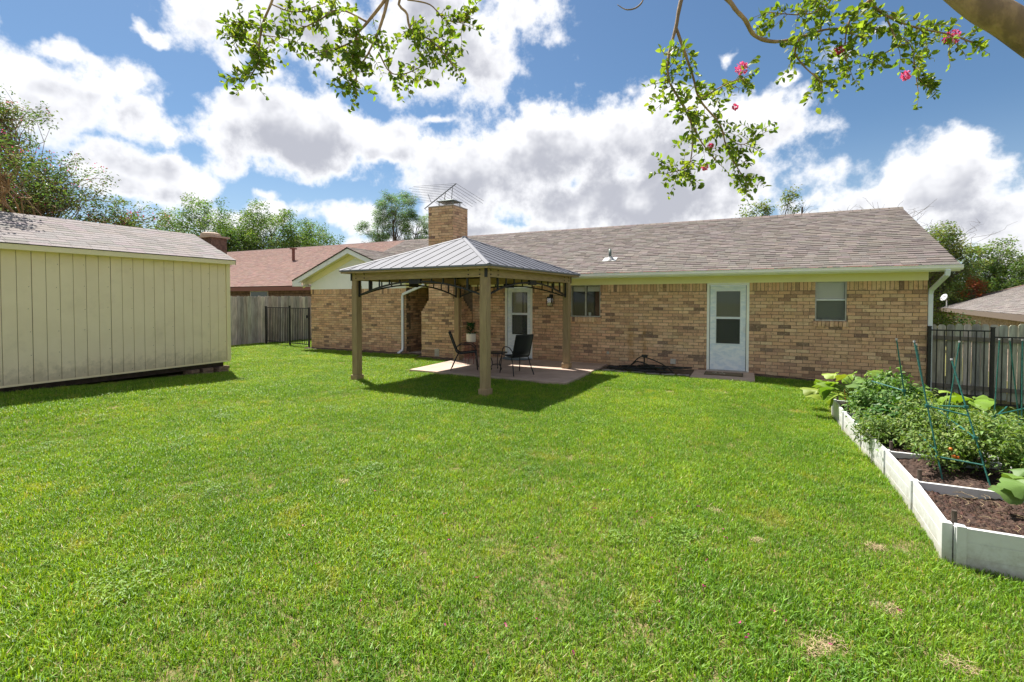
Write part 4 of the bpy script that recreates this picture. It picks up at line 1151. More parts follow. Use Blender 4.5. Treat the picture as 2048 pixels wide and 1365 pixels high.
mb = MB(); mb.box((-18.0, SY0, ZB - .12), (SXF - .12, SY1 - .10, ZB - .001)); mb.build('floor_frame', M['darkwood'], shed)
RX = -16.62; e0 = Vector((-14.94, 0, 2.722)); e1 = Vector((RX, 0, 3.455)); sd = (e1 - e0).normalized(); sn = Vector((-sd.z * -1, 0, 0)); sn = Vector((sd.z, 0, -sd.x)); SE = SY1 + .05
mb = MB(); slab(mb, [(-14.94, SE, 2.722), (-14.94, SY0, 2.722), (RX, SY0, 3.455), (RX, SE, 3.455)], sn, .025); sroof = mb.build('roof', M['deck'], shed)
sdb = Vector((-sd.x, 0, sd.z)); snb = Vector((-sn.x, 0, sn.z)); mb = MB(); slab(mb, [(RX, SE, 3.455), (RX, SY0, 3.455), (2 * RX + 14.94, SY0, 2.722), (2 * RX + 14.94, SE, 2.722)], snb, .025); mb.build('roof', M['deck'], shed)
SSC = [(.30, .272, .262), (.278, .253, .245), (.318, .29, .28)]
TW_OLD = TW; TW = (.31,)
ns = int((e1 - e0).length / .142) + 1
shingle_roof(sroof, (-14.93, SY0, 2.722), (0, 1, 0), sd, sn, lambda k: 0, lambda k: SE - SY0, ns, .142, SSC, th=(.005, .008), singles=300, key=lambda t: abs(t[0] - (SE - SY0 - 2.3)))
TW = TW_OLD
mb = MB(); y = SE
while y > SY0:
    mb.prism([(RX + .13, y, 3.455 - .05), (RX, y, 3.472), (RX - .13, y, 3.455 - .05), (RX - .13, y, 3.395), (RX, y, 3.462), (RX + .13, y, 3.395)], (0, -.32, 0), jit((.33, .30, .285), .12)); y -= .3
mb.build('ridge_cap', M['shingle'], shed)
mb = MB(); mb.box((-14.965, SY0, 2.615), (-14.945, SE - .005, 2.71)); mb.build('fascia', M['shed_trim'], shed)
mb = MB(); mb.box((SXF - .02, SY0, 2.618), (-14.966, SE - .01, 2.632)); mb.build('soffit', M['shed_trim'], shed)
for f in (1, -1):
    xa = RX + f * (RX * -1 - 14.945) * -1 if False else (-14.945 if f > 0 else 2 * RX + 14.945)
    mb = MB(); mb.prism([(xa, SE - .02, 2.70), (RX, SE - .02, 3.432), (RX, SE - .02, 3.31), (xa, SE - .02, 2.61)], (0, .016, 0)); mb.build('rake_board', M['shed_trim'], shed)
BLK = 'flat concrete blocks propping up the shed'
for i, (y, w, a, n) in enumerate([(-5.42, .30, 3, 2), (-5.80, .26, -6, 2), (-6.12, .22, 10, 2), (-6.45, .24, -4, 1)]):
    for k in range(n):
        mb = MB(); mb.box((-.2, -w / 2, 0), (.06, w / 2, .085)); o = mb.build('concrete_block', M['block'], bevel=.012)
        o.location = (SXF - .05 - .03 * i % .05 - .03 * k, y + .02 * k, -.095 + k * .09); o.rotation_euler = (0, random.uniform(-.05, .05), R(a + 5 * k))
        tag(o, f'{["bottom", "top"][k]} brown block of the {["first", "second", "third", "fourth", "fifth"][i]} pile under the shed, counted from its near corner' if False else
            f'{["lower", "upper"][k] if n > 1 else "single"} brown flat block under the shed, {["at its far right corner", "second pile from the corner", "third pile from the corner", "fourth pile from the corner", "far along towards the left edge"][i]}', 'block', BLK)

# ------------------------------------------------------------------ fences
PK = [(.66, .57, .50), (.56, .49, .43), (.72, .63, .55), (.46, .41, .36), (.60, .50, .42)]
f1 = thing('wooden_fence', 'weathered grey picket privacy fence between shed and red roofed house', 'fence', (-21.55, .8, -.09))
fa, fb_ = Vector((-22.05, -2.2, 0)), Vector((-21.25, 4.2, 0)); fd = (fb_ - fa).normalized(); fn = Vector((fd.y, -fd.x, 0)); s = 0
while s < (fb_ - fa).length:
    w = .138; p = fa + fd * s; h = 1.90 + random.uniform(-.025, .02); q = p + fd * w; c = jit(random.choice(PK), .15); th = fn * .016 + fn * random.uniform(-.004, .004)
    z0 = -.06
    poly = [p + Vector((0, 0, z0)), q + Vector((0, 0, z0)), q + Vector((0, 0, h - .03)), q - fd * .03 + Vector((0, 0, h)), p + fd * .03 + Vector((0, 0, h)), p + Vector((0, 0, h - .03))]
    mb = MB(); mb.prism([tuple(v) for v in poly], th, c); mb.build('picket', M['fence'], f1); s += .142 + random.uniform(0, .006)
for z in (.25, 1.0, 1.65):
    mb = MB(); mb.bar(fa - fn * .025 + Vector((0, 0, z)), fb_ - fn * .025 + Vector((0, 0, z)), .04, .085); mb.build('rail', M['fence_rail'], f1)


def iron_panel(t, p0, p1, ztop, zbot, n, posts, rails):
    p0, p1 = Vector(p0), Vector(p1); d = p1 - p0
    for k in range(1, n):
        q = p0 + d * k / n; mb = MB(); mb.bar((q.x, q.y, zbot), (q.x, q.y, ztop), .017, .017, (1, 0, 0)); mb.build('bar', M['black'], t)
    for z in rails:
        mb = MB(); mb.bar((p0.x, p0.y, z), (p1.x, p1.y, z), .028, .028); mb.build('rail', M['black'], t)
    for q, h0, h1 in posts:
        mb = MB(); mb.bar((q[0], q[1], h0), (q[0], q[1], h1), .055, .055, (1, 0, 0)); mb.obox((q[0], q[1], h1 + .006), (.034, 0, 0), (0, .034, 0), (0, 0, .008)); mb.build('post', M['black'], t)


t = thing('iron_fence', 'fixed black iron fence panel against the wooden fence', 'fence', (-20.6, .45, -.09))
iron_panel(t, (-21.38, .50), (-19.72, .26), 1.44, .0, 14, [((-21.38, .50), -.12, 1.47)], (1.43, .06))
t = thing('iron_gate', 'black iron garden gate beside the corner of the brick house', 'gate', (-19.0, .12, -.09))
iron_panel(t, (-19.62, .245), (-18.46, .06), 1.43, .02, 10, [((-19.67, .25), -.12, 1.50), ((-18.39, .05), -.15, 1.44)], (1.42, .05))
mb = MB(); mb.box((-18.50, .0, 1.05), (-18.42, .05, 1.16)); mb.build('latch', M['black'], t)

t = thing('iron_fence', 'black iron fence panels at the right corner of the house', 'fence', (1.0, -.05, -.45))
iron_panel(t, (.03, -.05), (1.04, -.05), 1.11, -.28, 8, [((.035, -.05), -.5, 1.17), ((1.04, -.05), -.55, 1.17)], (1.10, -.24))
iron_panel(t, (1.04, -.05), (2.5, -.05), .99, -.42, 10, [((2.5, -.05), -.7, 1.05)], (.98, -.38))
f2 = thing('wooden_fence', 'grey green dog eared picket fence behind the right iron fence', 'fence', (1.8, .45, -.5))
x = .03
while x < 3.6:
    w = .135 + random.uniform(-.012, .006); h = 1.21 + random.uniform(-.012, .012) + (.03 if x > 1.55 else 0); zb = ground_z(x, .45) + .12; c = jit(random.choice([(.52, .52, .42), (.46, .465, .38), (.57, .55, .45), (.41, .41, .35)]), .14)
    mb = MB(); mb.prism([(x, .47, zb), (x + w, .47, zb), (x + w, .47, h - .035), (x + w - .032, .47, h), (x + .032, .47, h), (x, .47, h - .035)], (0, .018, 0), c); mb.build('picket', M['fence'], f2); x += w + random.uniform(.004, .02)
for z in (.90, -.14):
    mb = MB(); mb.bar((.02, .445, z + .02), (3.65, .445, z - .08), .04, .09); mb.build('rail', M['fence_rail'], f2)
mb = MB(); mb.prism([(.02, .45, -.62), (3.6, .45, -.95), (3.6, .45, -.74), (.02, .45, -.27)], (0, .03, 0)); mb.build('kick_board', M['darkwood'], f2)

# ------------------------------------------------------------------ neighbouring houses
nb1 = thing('neighbour_house', 'neighbouring house with reddish shingle roof beyond the wooden fence', 'house', (-32, 11, -.09))
n0, n1, ny, nz, nry, nrz = -45.0, -22.3, 4.15, 2.46, 11.8, 5.52
mb = MB(); mb.box((n0 + .4, ny + .5, -.2), (n1 - .4, 2 * nry - ny - .5, 2.40)); mb.prism([(n1 - .42, ny + .5, 2.40), (n1 - .42, 2 * nry - ny - .5, 2.40), (n1 - .42, nry, nrz - .25)], (-.1, 0, 0)); mb.build('wall', M['dark_brick'], nb1)
ns_ = Vector((0, nry - ny, nrz - nz)); nl = ns_.length; ns_.normalize(); nn = Vector((0, -ns_.z, ns_.y))
mb = MB(); slab(mb, [(n0, ny, nz), (n1, ny, nz), (n1, nry, nrz), (n0, nry, nrz)], nn, .04); slab(mb, [(n1, 2 * nry - ny, nz), (n0, 2 * nry - ny, nz), (n0, nry, nrz), (n1, nry, nrz)], Vector((0, ns_.z, ns_.y)), .04); nroof = mb.build('roof', M['deck'], nb1)
RSC = [(.25, .158, .132), (.225, .14, .12), (.27, .175, .148), (.24, .165, .142)]
shingle_roof(nroof, (n0, ny - .01, nz), (1, 0, 0), ns_, nn, lambda k: 0, lambda k: n1 - n0, int(nl / .15), .15, RSC, th=(.008, .013))
shingle_roof(nroof, (n1, 2 * nry - ny + .01, nz), (-1, 0, 0), Vector((0, -ns_.y, ns_.z)), Vector((0, ns_.z, ns_.y)), lambda k: 0, lambda k: n1 - n0, int(nl / .15), .15, RSC, name='rear_shingles')
mb = MB(); mb.prism([(n0, nry - .15, nrz - .05), (n0, nry, nrz + .03), (n0, nry + .15, nrz - .05)], (n1 - n0, 0, 0), (.17, .11, .10)); mb.build('ridge_cap', M['shingle'], nb1)
mb = MB(); mb.box((n0, ny - .02, nz - .24), (n1 + .02, ny + .02, nz - .035)); mb.prism([(n1, ny, nz - .035), (n1, nry, nrz - .035), (n1, nry, nrz - .22), (n1, ny, nz - .22)], (.025, 0, 0)); mb.build('fascia', M['red_fascia'], nb1)
mb = MB(); mb.box((n0, ny + .02, nz - .235), (n1, ny + .5, nz - .21)); mb.build('soffit', M['brown_fascia'], nb1)
mb = MB()
for k in range(9): mb.box((n0 + .4, ny + .487, 2.06 + k * .0), (n1 - .4, ny + .499, 2.075))
x = n0 + .4
while x < n1 - .4: mb.box((x, ny + .485, 2.08), (x + .085, ny + .499, 2.23)); x += .1
mb.build('soldier_course', M['dark_brick'], nb1)
mb = MB(); mb.box((-28.05, ny + .46, 1.1), (-26.6, ny + .49, 2.22)); w = mb.build('window', M['alu'], nb1)
mb = MB(); mb.box((-27.98, ny + .45, 1.15), (-26.67, ny + .458, 2.18)); mb.build('pane', pmat('teal_pane', (.05, .08, .08), None, rough=.1), w)
mb = MB(); mb.box((-37.6, 7.4, 3.0), (-35.8, 8.5, 5.95)); nc = mb.build('chimney', M['dark_brick'], nb1)
mb = MB()
for k in range(24):
    z = 4.0 + k * .08; u = -37.6 + (.06 if k % 2 else 0)
    while u < -35.82:
        mb.box((max(u, -37.6), 7.385, z), (min(u + .23, -35.8), 7.399, z + .068), jit((.13, .085, .07), .3)); u += .242
mb.build('bricks', M['shingle'], nc, kind='stuff')
mb = MB(); mb.box((-37.75, 7.25, 5.951), (-35.65, 8.65, 6.06)); mb.lathe((-36.7, 7.95, 6.06), [(.6, 0), (.6, .22), (.42, .30), (0, .31)], 12); mb.build('crown_slab', M['flue'], nc)
mb = MB(); mb.tube([(-29.4, 8.6, 4.1), (-29.4, 8.6, 4.95)], .09, 10); mb.box((-29.55, 8.45, 4.951), (-29.25, 8.75, 5.03)); mb.build('vent_pipe', M['red_fascia'], nb1)

nb2 = thing('neighbour_house', 'lower neighbouring house with grey brown hip roof behind the right fence', 'house', (9.0, 16, -1.2))
A, B = Vector((6.9, 25.5, 1.31)), Vector((2.55, -0.6, 1.31)); B = A + (Vector((3.65, 5.69, 1.31)) - A) * 1.32
ed = (B - A).normalized(); en = Vector((ed.y, -ed.x, 0)); en = en if en.x < 0 else -en; inn = -en
EL = (B - A).length; pitch = .36; RUN = 5.2; rs = (inn * RUN + Vector((0, 0, RUN * pitch))); rl = rs.length; rs.normalize(); rn = rs.cross(ed); rn = rn if rn.z > 0 else -rn
mb = MB(); ra, rb = A - ed * -RUN + inn * RUN + Vector((0, 0, RUN * pitch)), B + inn * RUN + Vector((0, 0, RUN * pitch)); ra = A + ed * RUN + inn * RUN + Vector((0, 0, RUN * pitch))
slab(mb, [tuple(A), tuple(B), tuple(rb), tuple(ra)], rn, .04)
A3 = A + inn * 2 * RUN; hn = (A3 - A).cross(ra - A); hn = (hn if hn.z > 0 else -hn).normalized(); slab(mb, [tuple(A), tuple(ra), tuple(A3)], hn, .04); nroof2 = mb.build('roof', M['deck'], nb2)
shingle_roof(nroof2, tuple(A), ed, rs, rn, lambda k: k * .15 * RUN / rl, lambda k: EL, int(rl / .15), .15, [(.205, .183, .17), (.187, .168, .157), (.222, .20, .186)])
mb = MB(); mb.bar(A + Vector((0, 0, -.10)), B + Vector((0, 0, -.10)), .04, .19); mb.build('fascia', M['brown_fascia'], nb2)
A2, B2 = A + inn * .6 + ed * .6, B + inn * .6
mb = MB(); mb.prism([tuple(Vector((p.x, p.y, -1.4))) for p in (A2, B2, B2 + inn * 8, A2 + inn * 8)], (0, 0, 2.55)); mb.build('wall', M['far_brick'], nb2)
mb = MB(); mb.prism([tuple(A + Vector((0, 0, -.19))), tuple(B + Vector((0, 0, -.19))), tuple(B + inn * .62 + Vector((0, 0, -.19))), tuple(A + inn * .62 + Vector((0, 0, -.19)))], (0, 0, .02)); mb.build('soffit', M['brown_fascia'], nb2)
mb = MB(); p = A + ed * .5
for k in range(7): q = A + ed * .22 * k * 10 + inn * (RUN * 0 + .22 * k * 10) + Vector((0, 0, .22 * k * 10 * pitch)); 
hipv = (ra - A); mb.bar(A + rn * .02, ra + rn * .02, .28, .03, rn, (.30, .20, .17)); mb.build('hip_cap', M['shingle'], nb2)
t = thing('satellite_dish', 'small grey satellite dish on the roof edge of the right neighbour', 'satellite dish', (6.0, 20.0, 1.35))
mb = MB(); mb.tube([(0, 0, 0), (0, 0, .35), (-.1, -.1, .45)], .025, 6); mb.build('mast', M['dish'], t, world=False)
mb = MB(); mb.lathe((0, 0, 0), [(0, 0), (.2, .02), (.38, .09), (.38, .10), (.2, .035), (0, .015)], 20); o = mb.build('reflector', M['dish'], t, world=False, smooth=True); o.location = (-.12, -.1, .5); o.rotation_euler = (R(60), 0, R(-50)); o.scale = (.42, .55, .55)
mb = MB(); mb.tube([(-.12, -.1, .36), (-.35, -.3, .5)], .015, 6); mb.build('feed_arm', M['dish'], t, world=False)

# ------------------------------------------------------------------ raised vegetable beds
BX0, BX1 = -2.12, -1.10
BYS = [-8.70, -7.74, -6.78, -5.82, -4.86, -3.90]
BT = .135
bed = thing('raised_bed', 'white vinyl raised vegetable bed divided into square bays', 'raised bed', (-1.6, -6.3, -.17))


def vinyl_panel(p0, p1, zt, zb, nsub=2):
    """a hollow board panel with two grooves, slightly bowed cap"""
    p0, p1 = Vector(p0), Vector(p1); d = (p1 - p0).normalized(); n = Vector((-d.y, d.x, 0)); L = (p1 - p0).length; mid = (p0 + p1) / 2
    h = zt - zb; mb = MB(); ks = [0, .36, .70, 1.0]
    for a, b in zip(ks, ks[1:]):
        z0, z1 = zb + h * a + .003, zb + h * b - .003
        mb.obox(Vector((mid.x, mid.y, (z0 + z1) / 2)), d * (L / 2), n * .017, Vector((0, 0, (z1 - z0) / 2)))
    mb.obox(Vector((mid.x, mid.y, (zb + zt) / 2)), d * (L / 2 - .002), n * .0145, Vector((0, 0, h / 2 - .004)))
    return mb.build('panel', M['vinyl'], bed)


def xb(y): return BX0 + .05 * math.sin((y + 8.7) * 1.1)


for i, (a, b) in enumerate(zip(BYS, BYS[1:])):
    ga_, gb_ = ground_z(BX0, a) - .05, ground_z(BX0, b) - .05
    vinyl_panel((xb(a), a + .035, 0), (xb(b), b - .035, 0), BT - .004 * (i % 2), min(ga_, gb_))
    vinyl_panel((BX1, a + .035, 0), (BX1, b - .035, 0), BT, ground_z(BX1, a) - .05)
for i, y in enumerate(BYS):
    vinyl_panel((xb(y) + .035, y, 0), (BX1 - .035, y, 0), BT - .006, ground_z(BX0, y) - .06)
    for x in (xb(y), BX1):
        mb = MB(); zb = ground_z(x, y) - .06
        if i == 0:       # corner: two channel posts meeting round a stake
            mb.obox((x, y + .03, (zb + BT) / 2), (.03, 0, 0), (0, .028, 0), (0, 0, (BT - zb) / 2 + .004)); mb.obox((x + .07 * (1 if x < -1.5 else -1), y - .002, (zb + BT) / 2), (.028, 0, 0), (0, .03, 0), (0, 0, (BT - zb) / 2 + .004))
        else: mb.obox((x, y, (zb + BT) / 2), (.031, 0, 0), (0, .033, 0), (0, 0, (BT - zb) / 2 + .003))
        mb.build('post', M['vinyl'], bed, bevel=.003)
        mb = MB(); mb.tube([(x + .05 * (1 if x < -1.5 else -1), y + .05, zb), (x + .05 * (1 if x < -1.5 else -1), y + .05, BT + .085)], .017, 7); mb.build('stake', M['stake'], bed)
# soil with clods
n = 60; mb = MB(); vs = []
nxs, nys = 40, 190
for j in range(nys + 1):
    for i in range(nxs + 1):
        x = BX0 + .03 + (BX1 - BX0 - .06) * i / nxs; y = BYS[0] + .02 + (BYS[-1] - BYS[0] - .04) * j / nys
        vs.append((x, y, .045 + .018 * math.sin(x * 9 + y * 3) + .02 * math.sin(y * 7.3) + RS.rand() * .022))
mb.add(vs, [(j * (nxs + 1) + i, j * (nxs + 1) + i + 1, (j + 1) * (nxs + 1) + i + 1, (j + 1) * (nxs + 1) + i) for j in range(nys) for i in range(nxs)])
for i in range(2600):
    x, y = random.uniform(BX0 + .06, BX1 - .05), random.choice([random.uniform(BYS[0] + .05, BYS[1]), random.uniform(BYS[0] + .05, BYS[-1])]); r = random.choice([.008, .012, .018, .026, .012]); z = .055 + .018 * math.sin(x * 9 + y * 3) + .02 * math.sin(y * 7.3)
    vs = [(x + r * random.uniform(.6, 1.2) * a, y + r * random.uniform(.6, 1.2) * b, z + r * random.uniform(.5, .9) * c) for a, b, c in ((1, 0, 0), (-1, 0, 0), (0, 1, 0), (0, -1, 0), (0, 0, 1), (0, 0, -1))]
    mb.add(vs, [(0, 2, 4), (2, 1, 4), (1, 3, 4), (3, 0, 4), (2, 0, 5), (1, 2, 5), (3, 1, 5), (0, 3, 5)], jit((1, .95, .9), .35))
mb.build('soil', M['soil'], bed, kind='stuff')
mb = MB()
for i in range(70):
    x, y = random.uniform(BX0 + .08, BX1 - .08), random.uniform(BYS[0] + .08, BYS[1] + .4); a = random.uniform(0, 3.14); L = random.uniform(.03, .13); z = .085 + random.uniform(0, .02)
    mb.tube([(x, y, z), (x + L * .5 * math.cos(a), y + L * .5 * math.sin(a), z + random.uniform(0, .008)), (x + L * math.cos(a + .3), y + L * math.sin(a + .3), z)], .0014, 4)
mb.build('straw_bits', M['straw'], bed, kind='stuff')


# ---- plants in the beds
def big_leaf(mb, p, d, nrm_, L, col, lobes=5):
    """broad lobed squash leaf, cupped, with a paler rib"""
    p, d, nrm_ = Vector(p), Vector(d).normalized(), Vector(nrm_); s = d.cross(nrm_)
    s = s.normalized() if s.length > 1e-4 else d.orthogonal().normalized(); n = s.cross(d)
    pts = []; m = 18
    for k in range(m + 1):
        a = -math.pi * .92 + 2 * math.pi * .92 * k / m
        r = L * .52 * (1 + .20 * math.cos(a * lobes / 1.0) * (.5 + .5 * abs(math.sin(a * .5 + 1.2))) + .10 * math.cos(a)) * (1 + random.uniform(-.05, .05))
        c = p + d * L * .42; q = c + d * math.cos(a) * r + s * math.sin(a) * r
        rr = r / L; q += n * (L * (.13 * math.cos(2 * a + .6) - .48 * rr * rr + .05 * math.cos(5 * a) + random.uniform(-.04, .04))); pts.append(q)
    inner = [p + d * L * .1 + (q - (p + d * L * .1)) * .52 + n * L * (.06 + random.uniform(-.015, .015)) for q in pts]
    c0 = p + d * L * .1 - n * L * .02; o = len(pts)
    vs = [tuple(c0)] + [tuple(q) for q in inner] + [tuple(q) for q in pts]
    fs = [(0, 1 + k, 2 + k) for k in range(m)] + [(1 + k, 1 + o + k, 2 + o + k, 2 + k) for k in range(m)]
    mb.add(vs, fs, col)


SQC = [(.19, .30, .035), (.15, .25, .04), (.24, .34, .04), (.13, .21, .05), (.27, .34, .05)]
def squash(name, label, base, leaves, spread, h0, h1, L0, L1, cols=SQC, group=None, seedling=0):
    t = thing(name, label, 'plant', base, 0, group)
    for k in range(leaves):
        a = k * 2.4 + random.uniform(-.4, .4); r = spread * math.sqrt((k + .6) / leaves); h = h1 - (h1 - h0) * (k / leaves) + random.uniform(-.05, .05)
        tip = Vector((r * math.cos(a), r * math.sin(a), h)); L = random.uniform(L0, L1)
        st = MB(); st.tube([(random.uniform(-.03, .03), random.uniform(-.03, .03), 0), tuple(tip * .5 + Vector((0, 0, h * .22))), tuple(tip)], [.011, .008, .006], 6, (.14, .22, .06)); st.build('stem', M['leaf_garden'], t, world=False, smooth=True)
        mb = MB(); d = Vector((math.cos(a), math.sin(a), random.uniform(-.35, .15))); big_leaf(mb, tip, d, Vector((0, 0, 1)) + Vector((-math.cos(a), -math.sin(a), 0)) * -.1 + rdir() * .75, L, jit(random.choice(cols), .18)); mb.build('leaf', M['leaf_garden'], t, world=False, smooth=True)
    return t


squash('squash_plant', 'sprawling yellow green squash plant at the far end of the raised bed', (-1.80, -3.82, .06), 34, .62, .12, .52, .17, .28)
squash('squash_plant', 'broad leaved squash plant right of the pepper bush, before the iron fence', (-.92, -4.35, -.20), 26, .55, .22, .66, .18, .29, SQC[:4])
squash('squash_plant', 'large grey green squash leaves hanging in at the right edge of the picture', (-1.12, -8.0, .06), 20, .40, .06, .58, .14, .23, [(.12, .22, .05), (.10, .19, .05), (.14, .24, .06), (.18, .28, .06)])


def bush(name, label, base, rad, hgt, n, L, W, cols, mat='leaf_garden', stems=7, fill=1.0):
    t = thing(name, label, 'plant', base)
    mb = MB()
    for k in range(stems):
        a = k * 2.4; mb.tube([(0, 0, 0), (rad[0] * .3 * math.cos(a), rad[1] * .3 * math.sin(a), hgt * .5), (rad[0] * .65 * math.cos(a), rad[1] * .65 * math.sin(a), hgt * .9)], [.009, .006, .003], 5, (.13, .2, .06))
    mb.build('stems', M['leaf_garden'], t, world=False)
    mb = MB()
    for i in range(n):
        v = rdir(-.15, 1); r = random.uniform(.55, 1.0) ** .6; cl = .9 + .22 * math.sin(v.x * 7 + v.y * 5) * math.cos(v.z * 6 + v.y * 4)
        p = Vector((v.x * rad[0] * r * cl, v.y * rad[1] * r * cl, hgt * .12 + max(0, v.z) * hgt * .86 * r * cl + random.uniform(0, .08)))
        d = (Vector((v.x, v.y, -.25)) + rdir() * .7); leaf(mb, p, d, Vector((0, 0, 1)) + rdir() * .5, random.uniform(*L), random.uniform(*W), jit(random.choice(cols), .2), .3)
    mb.build('foliage', M[mat], t, world=False, kind='stuff')
    return t


PEP = [(.09, .19, .035), (.13, .25, .05), (.07, .15, .03), (.18, .29, .06)]
bush('pepper_plant', 'dense dark green pepper bush in the middle of the raised bed', (-1.66, -4.95, .06), (.50, .60), .66, 4200, (.05, .09), (.022, .038), PEP)
bush('pepper_plant', 'lower glossy pepper bush before the dense one', (-1.72, -5.65, .06), (.36, .34), .40, 900, (.09, .14), (.04, .06), [(.045, .12, .025), (.06, .15, .03)])


def tomato(label, base, rad, h, n):
    t = thing('tomato_plant', label, 'plant', base)
    st = MB(); mb = MB()
    for k in range(34):
        a = random.uniform(0, 6.28); r = random.uniform(.3, 1); e = Vector((rad[0] * r * math.cos(a), rad[1] * r * math.sin(a), h * random.uniform(.15, 1))); m_ = e * .5 + Vector((0, 0, h * .3 * random.random()))
        pth = [Vector((0, 0, 0)), m_ * .6, m_, (m_ + e) / 2 + Vector((0, 0, .05)), e]; st.tube([tuple(p) for p in pth], [.008, .006, .005, .004, .002], 5, jit((.16, .21, .09), .2))
        for i in range(n // 34):
            u = random.uniform(.25, 1) * 4; i0 = min(3, int(u)); p = pth[i0].lerp(pth[i0 + 1], u - i0) + rdir() * random.uniform(.02, .15)
            leaf(mb, p, rdir(-.8, .3), Vector((0, 0, 1)) + rdir() * .6, random.uniform(.03, .065), random.uniform(.012, .026), jit(random.choice([(.15, .24, .05), (.19, .28, .06), (.23, .29, .08), (.10, .18, .04)]), .25), .3)
    st.build('stems', M['leaf_garden'], t, world=False, kind='stuff'); mb.build('foliage', M['leaf_garden'], t, world=False, kind='stuff')
    return t


t = tomato('straggling tomato plant with a few red fruits inside the green stakes', (-1.58, -6.82, .06), (.50, .84), .60, 6800)
for k, (dx, dy, dz, m_) in enumerate([(-.10, -.40, .26, 'tomato'), (-.08, -.42, .20, 'tomato'), (-.05, -.41, .185, 'tomato'), (-.15, -.38, .17, 'tomato_green'), (.15, -.45, .15, 'tomato_green'), (-.3, .3, .2, 'tomato_green'), (.2, .1, .3, 'tomato_green'), (.3, -.4, .12, 'tomato_green')]):
    mb = MB(); mb.lathe((dx, dy, dz), [(0, -.017), (.013, -.012), (.019, 0), (.013, .013), (0, .014)], 10); mb.build('tomato', M[m_], t, world=False, smooth=True)
tomato('second straggling tomato plant by the right hand stakes', (-.86, -5.75, -.25), (.50, .75), .66, 4200)
tomato('bushy tomato plant crowding the right side of the bed by the near divider', (-1.12, -7.25, .06), (.36, .50), .50, 2600)
tomato('low wiry tomato plant trailing over the front board of the raised bed', (-1.98, -6.15, .06), (.36, .62), .34, 2600)
mb = MB(); mb.bar((-2.02, -4.02, .05), (-2.05, -4.05, .34), .035, .004, (1, 0, 0)); o = mb.build('plant_marker', M['pepper']); tag(o, 'red plant marker stuck in the raised bed beside the squash', 'plant marker')


def cage(label, stakes, arms):
    t = thing('tomato_stakes', label, 'plant stakes', (sum(s[0][0] for s in stakes) / len(stakes), sum(s[0][1] for s in stakes) / len(stakes), .05), 0, 'green tomato stakes')
    for b, tp in stakes:
        mb = MB(); mb.tube([b, tp], .007, 7); n = 12; b_, t_ = Vector(b), Vector(tp); s = mb.build('stake', M['cage'], t)
        q = MB()
        for k in range(1, 16): c = b_.lerp(t_, k / 16); q.tube([c, c + (t_ - b_).normalized() * .006], .0086, 7)
        q.build('knurl', M['cage'], s, kind='stuff')
        q = MB(); q.tube([t_, t_ + (t_ - b_).normalized() * .02], .011, 7); q.build('cap', M['galv'], s)
    for (i, u), (j, v) in arms:
        a = Vector(stakes[i][0]).lerp(Vector(stakes[i][1]), u); b = Vector(stakes[j][0]).lerp(Vector(stakes[j][1]), v) if isinstance(j, int) else Vector(j)
        mb = MB(); mb.tube([a, b], .008, 6); mb.obox(a, (.016, 0, 0), (0, .016, 0), (0, 0, .012)); mb.build('arm', M['cage'], t)


cage('tall green stakes joined by arms over the tomato plant', [((-1.72, -6.20, .05), (-1.89, -6.25, 1.27)), ((-1.35, -5.5, .05), (-1.55, -5.6, 1.17)), ((-1.77, -7.35, .05), (-1.90, -6.95, 1.30)), ((-1.30, -5.7, .05), (-1.13, -5.55, 1.22)), ((-1.47, -7.48, .05), (-1.62, -7.0, 1.14))],
     [((0, .53), ((-2.02, -5.75, .72), 0)), ((2, .52), (4, .55)), ((4, .62), ((-1.50, -6.2, .55), 0)), ((0, .22), (2, .20)), ((2, .16), (4, .18)), ((4, .38), (1, .38))])
cage('green stakes and folded arms by the second tomato plant at the right edge', [((-.79, -5.45, -.3), (-.70, -5.35, 1.25)), ((-.32, -5.0, -.35), (-.50, -5.05, 1.23)), ((-.62, -5.72, -.3), (-.62, -5.68, 1.27))],
     [((0, .42), ((-.45, -5.3, .44), 0)), ((0, .38), (2, .42)), ((0, .40), ((-.55, -5.15, .42), 0)), ((2, .40), ((-.9, -5.75, .30), 0))])

# ------------------------------------------------------------------ trees
def limb(mb, a, b, r0, r1, wob=.12, n=5, col=(1, 1, 1)):
    a, b = Vector(a), Vector(b); L = (b - a).length; P = []
    for k in range(n + 1):
        u = k / n; P.append(a.lerp(b, u) + (rdir() * wob * L * math.sin(math.pi * u) * .5) + Vector((0, 0, .10 * L * math.sin(math.pi * u) * .5)))
    mb.tube([tuple(p) for p in P], [r0 + (r1 - r0) * k / n for k in range(n + 1)], 6, col, cap=False); return P


